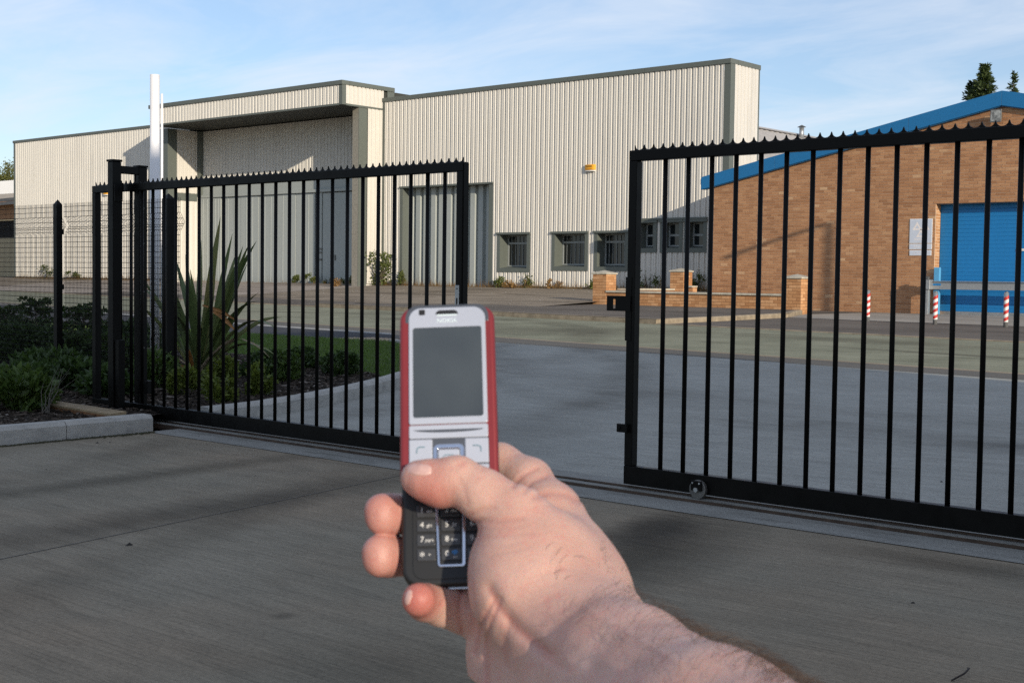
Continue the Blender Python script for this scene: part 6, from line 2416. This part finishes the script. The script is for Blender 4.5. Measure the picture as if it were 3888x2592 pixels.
fa = near_pts([(872, 1182, 625, 16), (868, 1277, 622, 16), (958, 1377, 586, 13), (995, 1125, 600, 13)], 1) * 0.95
cz = np.zeros(len(V))
for pts, w_, dep in CREASE:
    cz = np.maximum(cz, min(1, max(dep, 0)) * np.exp(-(poly2(U_, W_, pts) / (min(w_, 7) * 1.1)) ** 2))
fa = np.clip(fa + 0.45 * cz, 0, 1)
at_ = me.attributes.new('flush', 'FLOAT', 'POINT')
at_.data.foreach_set('value', fa.astype(np.float32))
person = bpy.data.objects.new('person', me)
COL.objects.link(person)
person.location = base
tag(person, 'bare hairy right forearm and hand gripping the phone, thumb on its keys', 'person')


def march(u, v, off_mm, start=520.0):
    """First skin point seen along a camera ray, lifted off the skin by off_mm."""
    dv = np.array([(u - 1176) / K_, -(v - 784) / K_, 1.0])
    w_ = start
    for _ in range(80):
        f0 = float(hand_sdf((dv * w_)[None])[0])
        w_ += f0 * 0.7
        if abs(f0) < 0.02:
            break
        if w_ > 625:
            return None
    return dv * (w_ - off_mm)


t = NT('nail', 0.22, 0, 0.5)
t.color(t.ramp(t.noise(t.coord('Object'), 300, 2), [(0.3, (0.56, 0.33, 0.29)), (0.7, (0.63, 0.41, 0.37))]))
M['nail'] = t.m


def nail(cx, cy, ax, ay, rot, off_):
    nr, na = 5, 22
    vs_ = [march(cx, cy, off_)]
    for i in range(1, nr + 1):
        for k in range(na):
            a = 2 * math.pi * k / na
            r0 = i / nr
            sx_, sy_ = math.copysign(abs(math.cos(a)) ** 0.75, math.cos(a)) * ax * r0, math.copysign(abs(math.sin(a)) ** 0.75, math.sin(a)) * ay * r0
            x = cx + sx_ * math.cos(rot) - sy_ * math.sin(rot)
            y = cy + sx_ * math.sin(rot) + sy_ * math.cos(rot)
            q = march(x, y, off_ if i < nr else -0.5)
            vs_.append(q if q is not None else vs_[max(0, len(vs_) - na)])
    fs_ = [(0, 1 + k, 1 + (k + 1) % na) for k in range(na)]
    for i in range(nr - 1):
        for k in range(na):
            a, b = 1 + i * na + k, 1 + i * na + (k + 1) % na
            fs_.append((a, a + na, b + na, b))
    pw_ = to_world(np.array(vs_)) - np.array(base)
    me_ = bpy.data.meshes.new('fingernail')
    me_.from_pydata([tuple(p) for p in pw_], [], fs_)
    me_.materials.append(M['nail'])
    me_.shade_smooth()
    link('fingernail', me_, person)


nail(964, 1078, 31, 15, R(3), 0.45)
nail(938, 1371, 8, 20, R(14), 0.4)

# dark hair on the forearm and wrist
rg = np.random.default_rng(11)
gn = np.zeros_like(V)
e_ = 0.4
f0 = hand_sdf(V)
for k in range(3):
    q = np.zeros(3)
    q[k] = e_
    gn[:, k] = (hand_sdf(V + q) - f0) / e_
gn /= np.linalg.norm(gn, axis=1)[:, None] + 1e-9
# hair zone: the upper/outer side of the arm, denser away from the hand
axis_ = c3(1990, 1985, 372) - c3(1340, 1490, 560)
axis_ /= np.linalg.norm(axis_)
s_al = (V - c3(1340, 1490, 562)) @ axis_
edge = (U_ - 1340) * 0.60 - (W_ - 1490) * 0.80       # + towards the outer contour
prob = np.clip((s_al + 20) / 55, 0, 1) * np.clip((edge + 60) / 130, 0, 1) ** 1.6
prob = np.where((U_ > 1250) & (W_ > 1240), np.maximum(prob, 0.05 * np.clip((edge + 20) / 100, 0, 1)), prob * 0)
rim = np.clip((edge - 150) / 60, 0, 1)
pick = rg.random(len(V)) < prob * (0.022 + 0.16 * rim)
vs_, fs_ = [], []
side_ = np.array([0.75, 0.62, 0.1])
for i in np.argwhere(pick)[:, 0]:
    p, n_v = V[i], gn[i]
    L_ = rg.uniform(5, 12.0) * (0.6 + 0.5 * prob[i])
    dirv = -axis_ * rg.uniform(-0.25, 0.35) + side_ * rg.uniform(0.2, 0.8) + rg.normal(0, 0.2, 3)
    dirv -= n_v * (dirv @ n_v)
    dirv /= np.linalg.norm(dirv) + 1e-9
    pts = [p - n_v * 0.3, p + n_v * L_ * 0.22 + dirv * L_ * 0.3, p + n_v * L_ * 0.30 + dirv * L_ * 0.68, p + n_v * L_ * 0.24 + dirv * L_]
    s1 = np.cross(dirv, n_v)
    r0 = rg.uniform(0.045, 0.085)
    b = len(vs_)
    for j, q in enumerate(pts):
        w_ = r0 * (1.0, 0.9, 0.7, 0.15)[j]
        vs_ += [q + s1 * w_, q - s1 * w_ * 0.5 + n_v * w_ * 0.87, q - s1 * w_ * 0.5 - n_v * w_ * 0.87]
    for j in range(3):
        for k in range(3):
            fs_.append((b + j * 3 + k, b + j * 3 + (k + 1) % 3, b + j * 3 + 3 + (k + 1) % 3, b + j * 3 + 3 + k))
hw_ = to_world(np.array(vs_)) - np.array(base)
me = bpy.data.meshes.new('arm_hair')
me.from_pydata([tuple(p) for p in hw_], [], fs_)
t = NT('hair', 0.5, 0, 0.4)
t.color((0.055, 0.030, 0.018))
me.materials.append(t.m)
tag(link('arm_hair', me, person), kind='stuff')
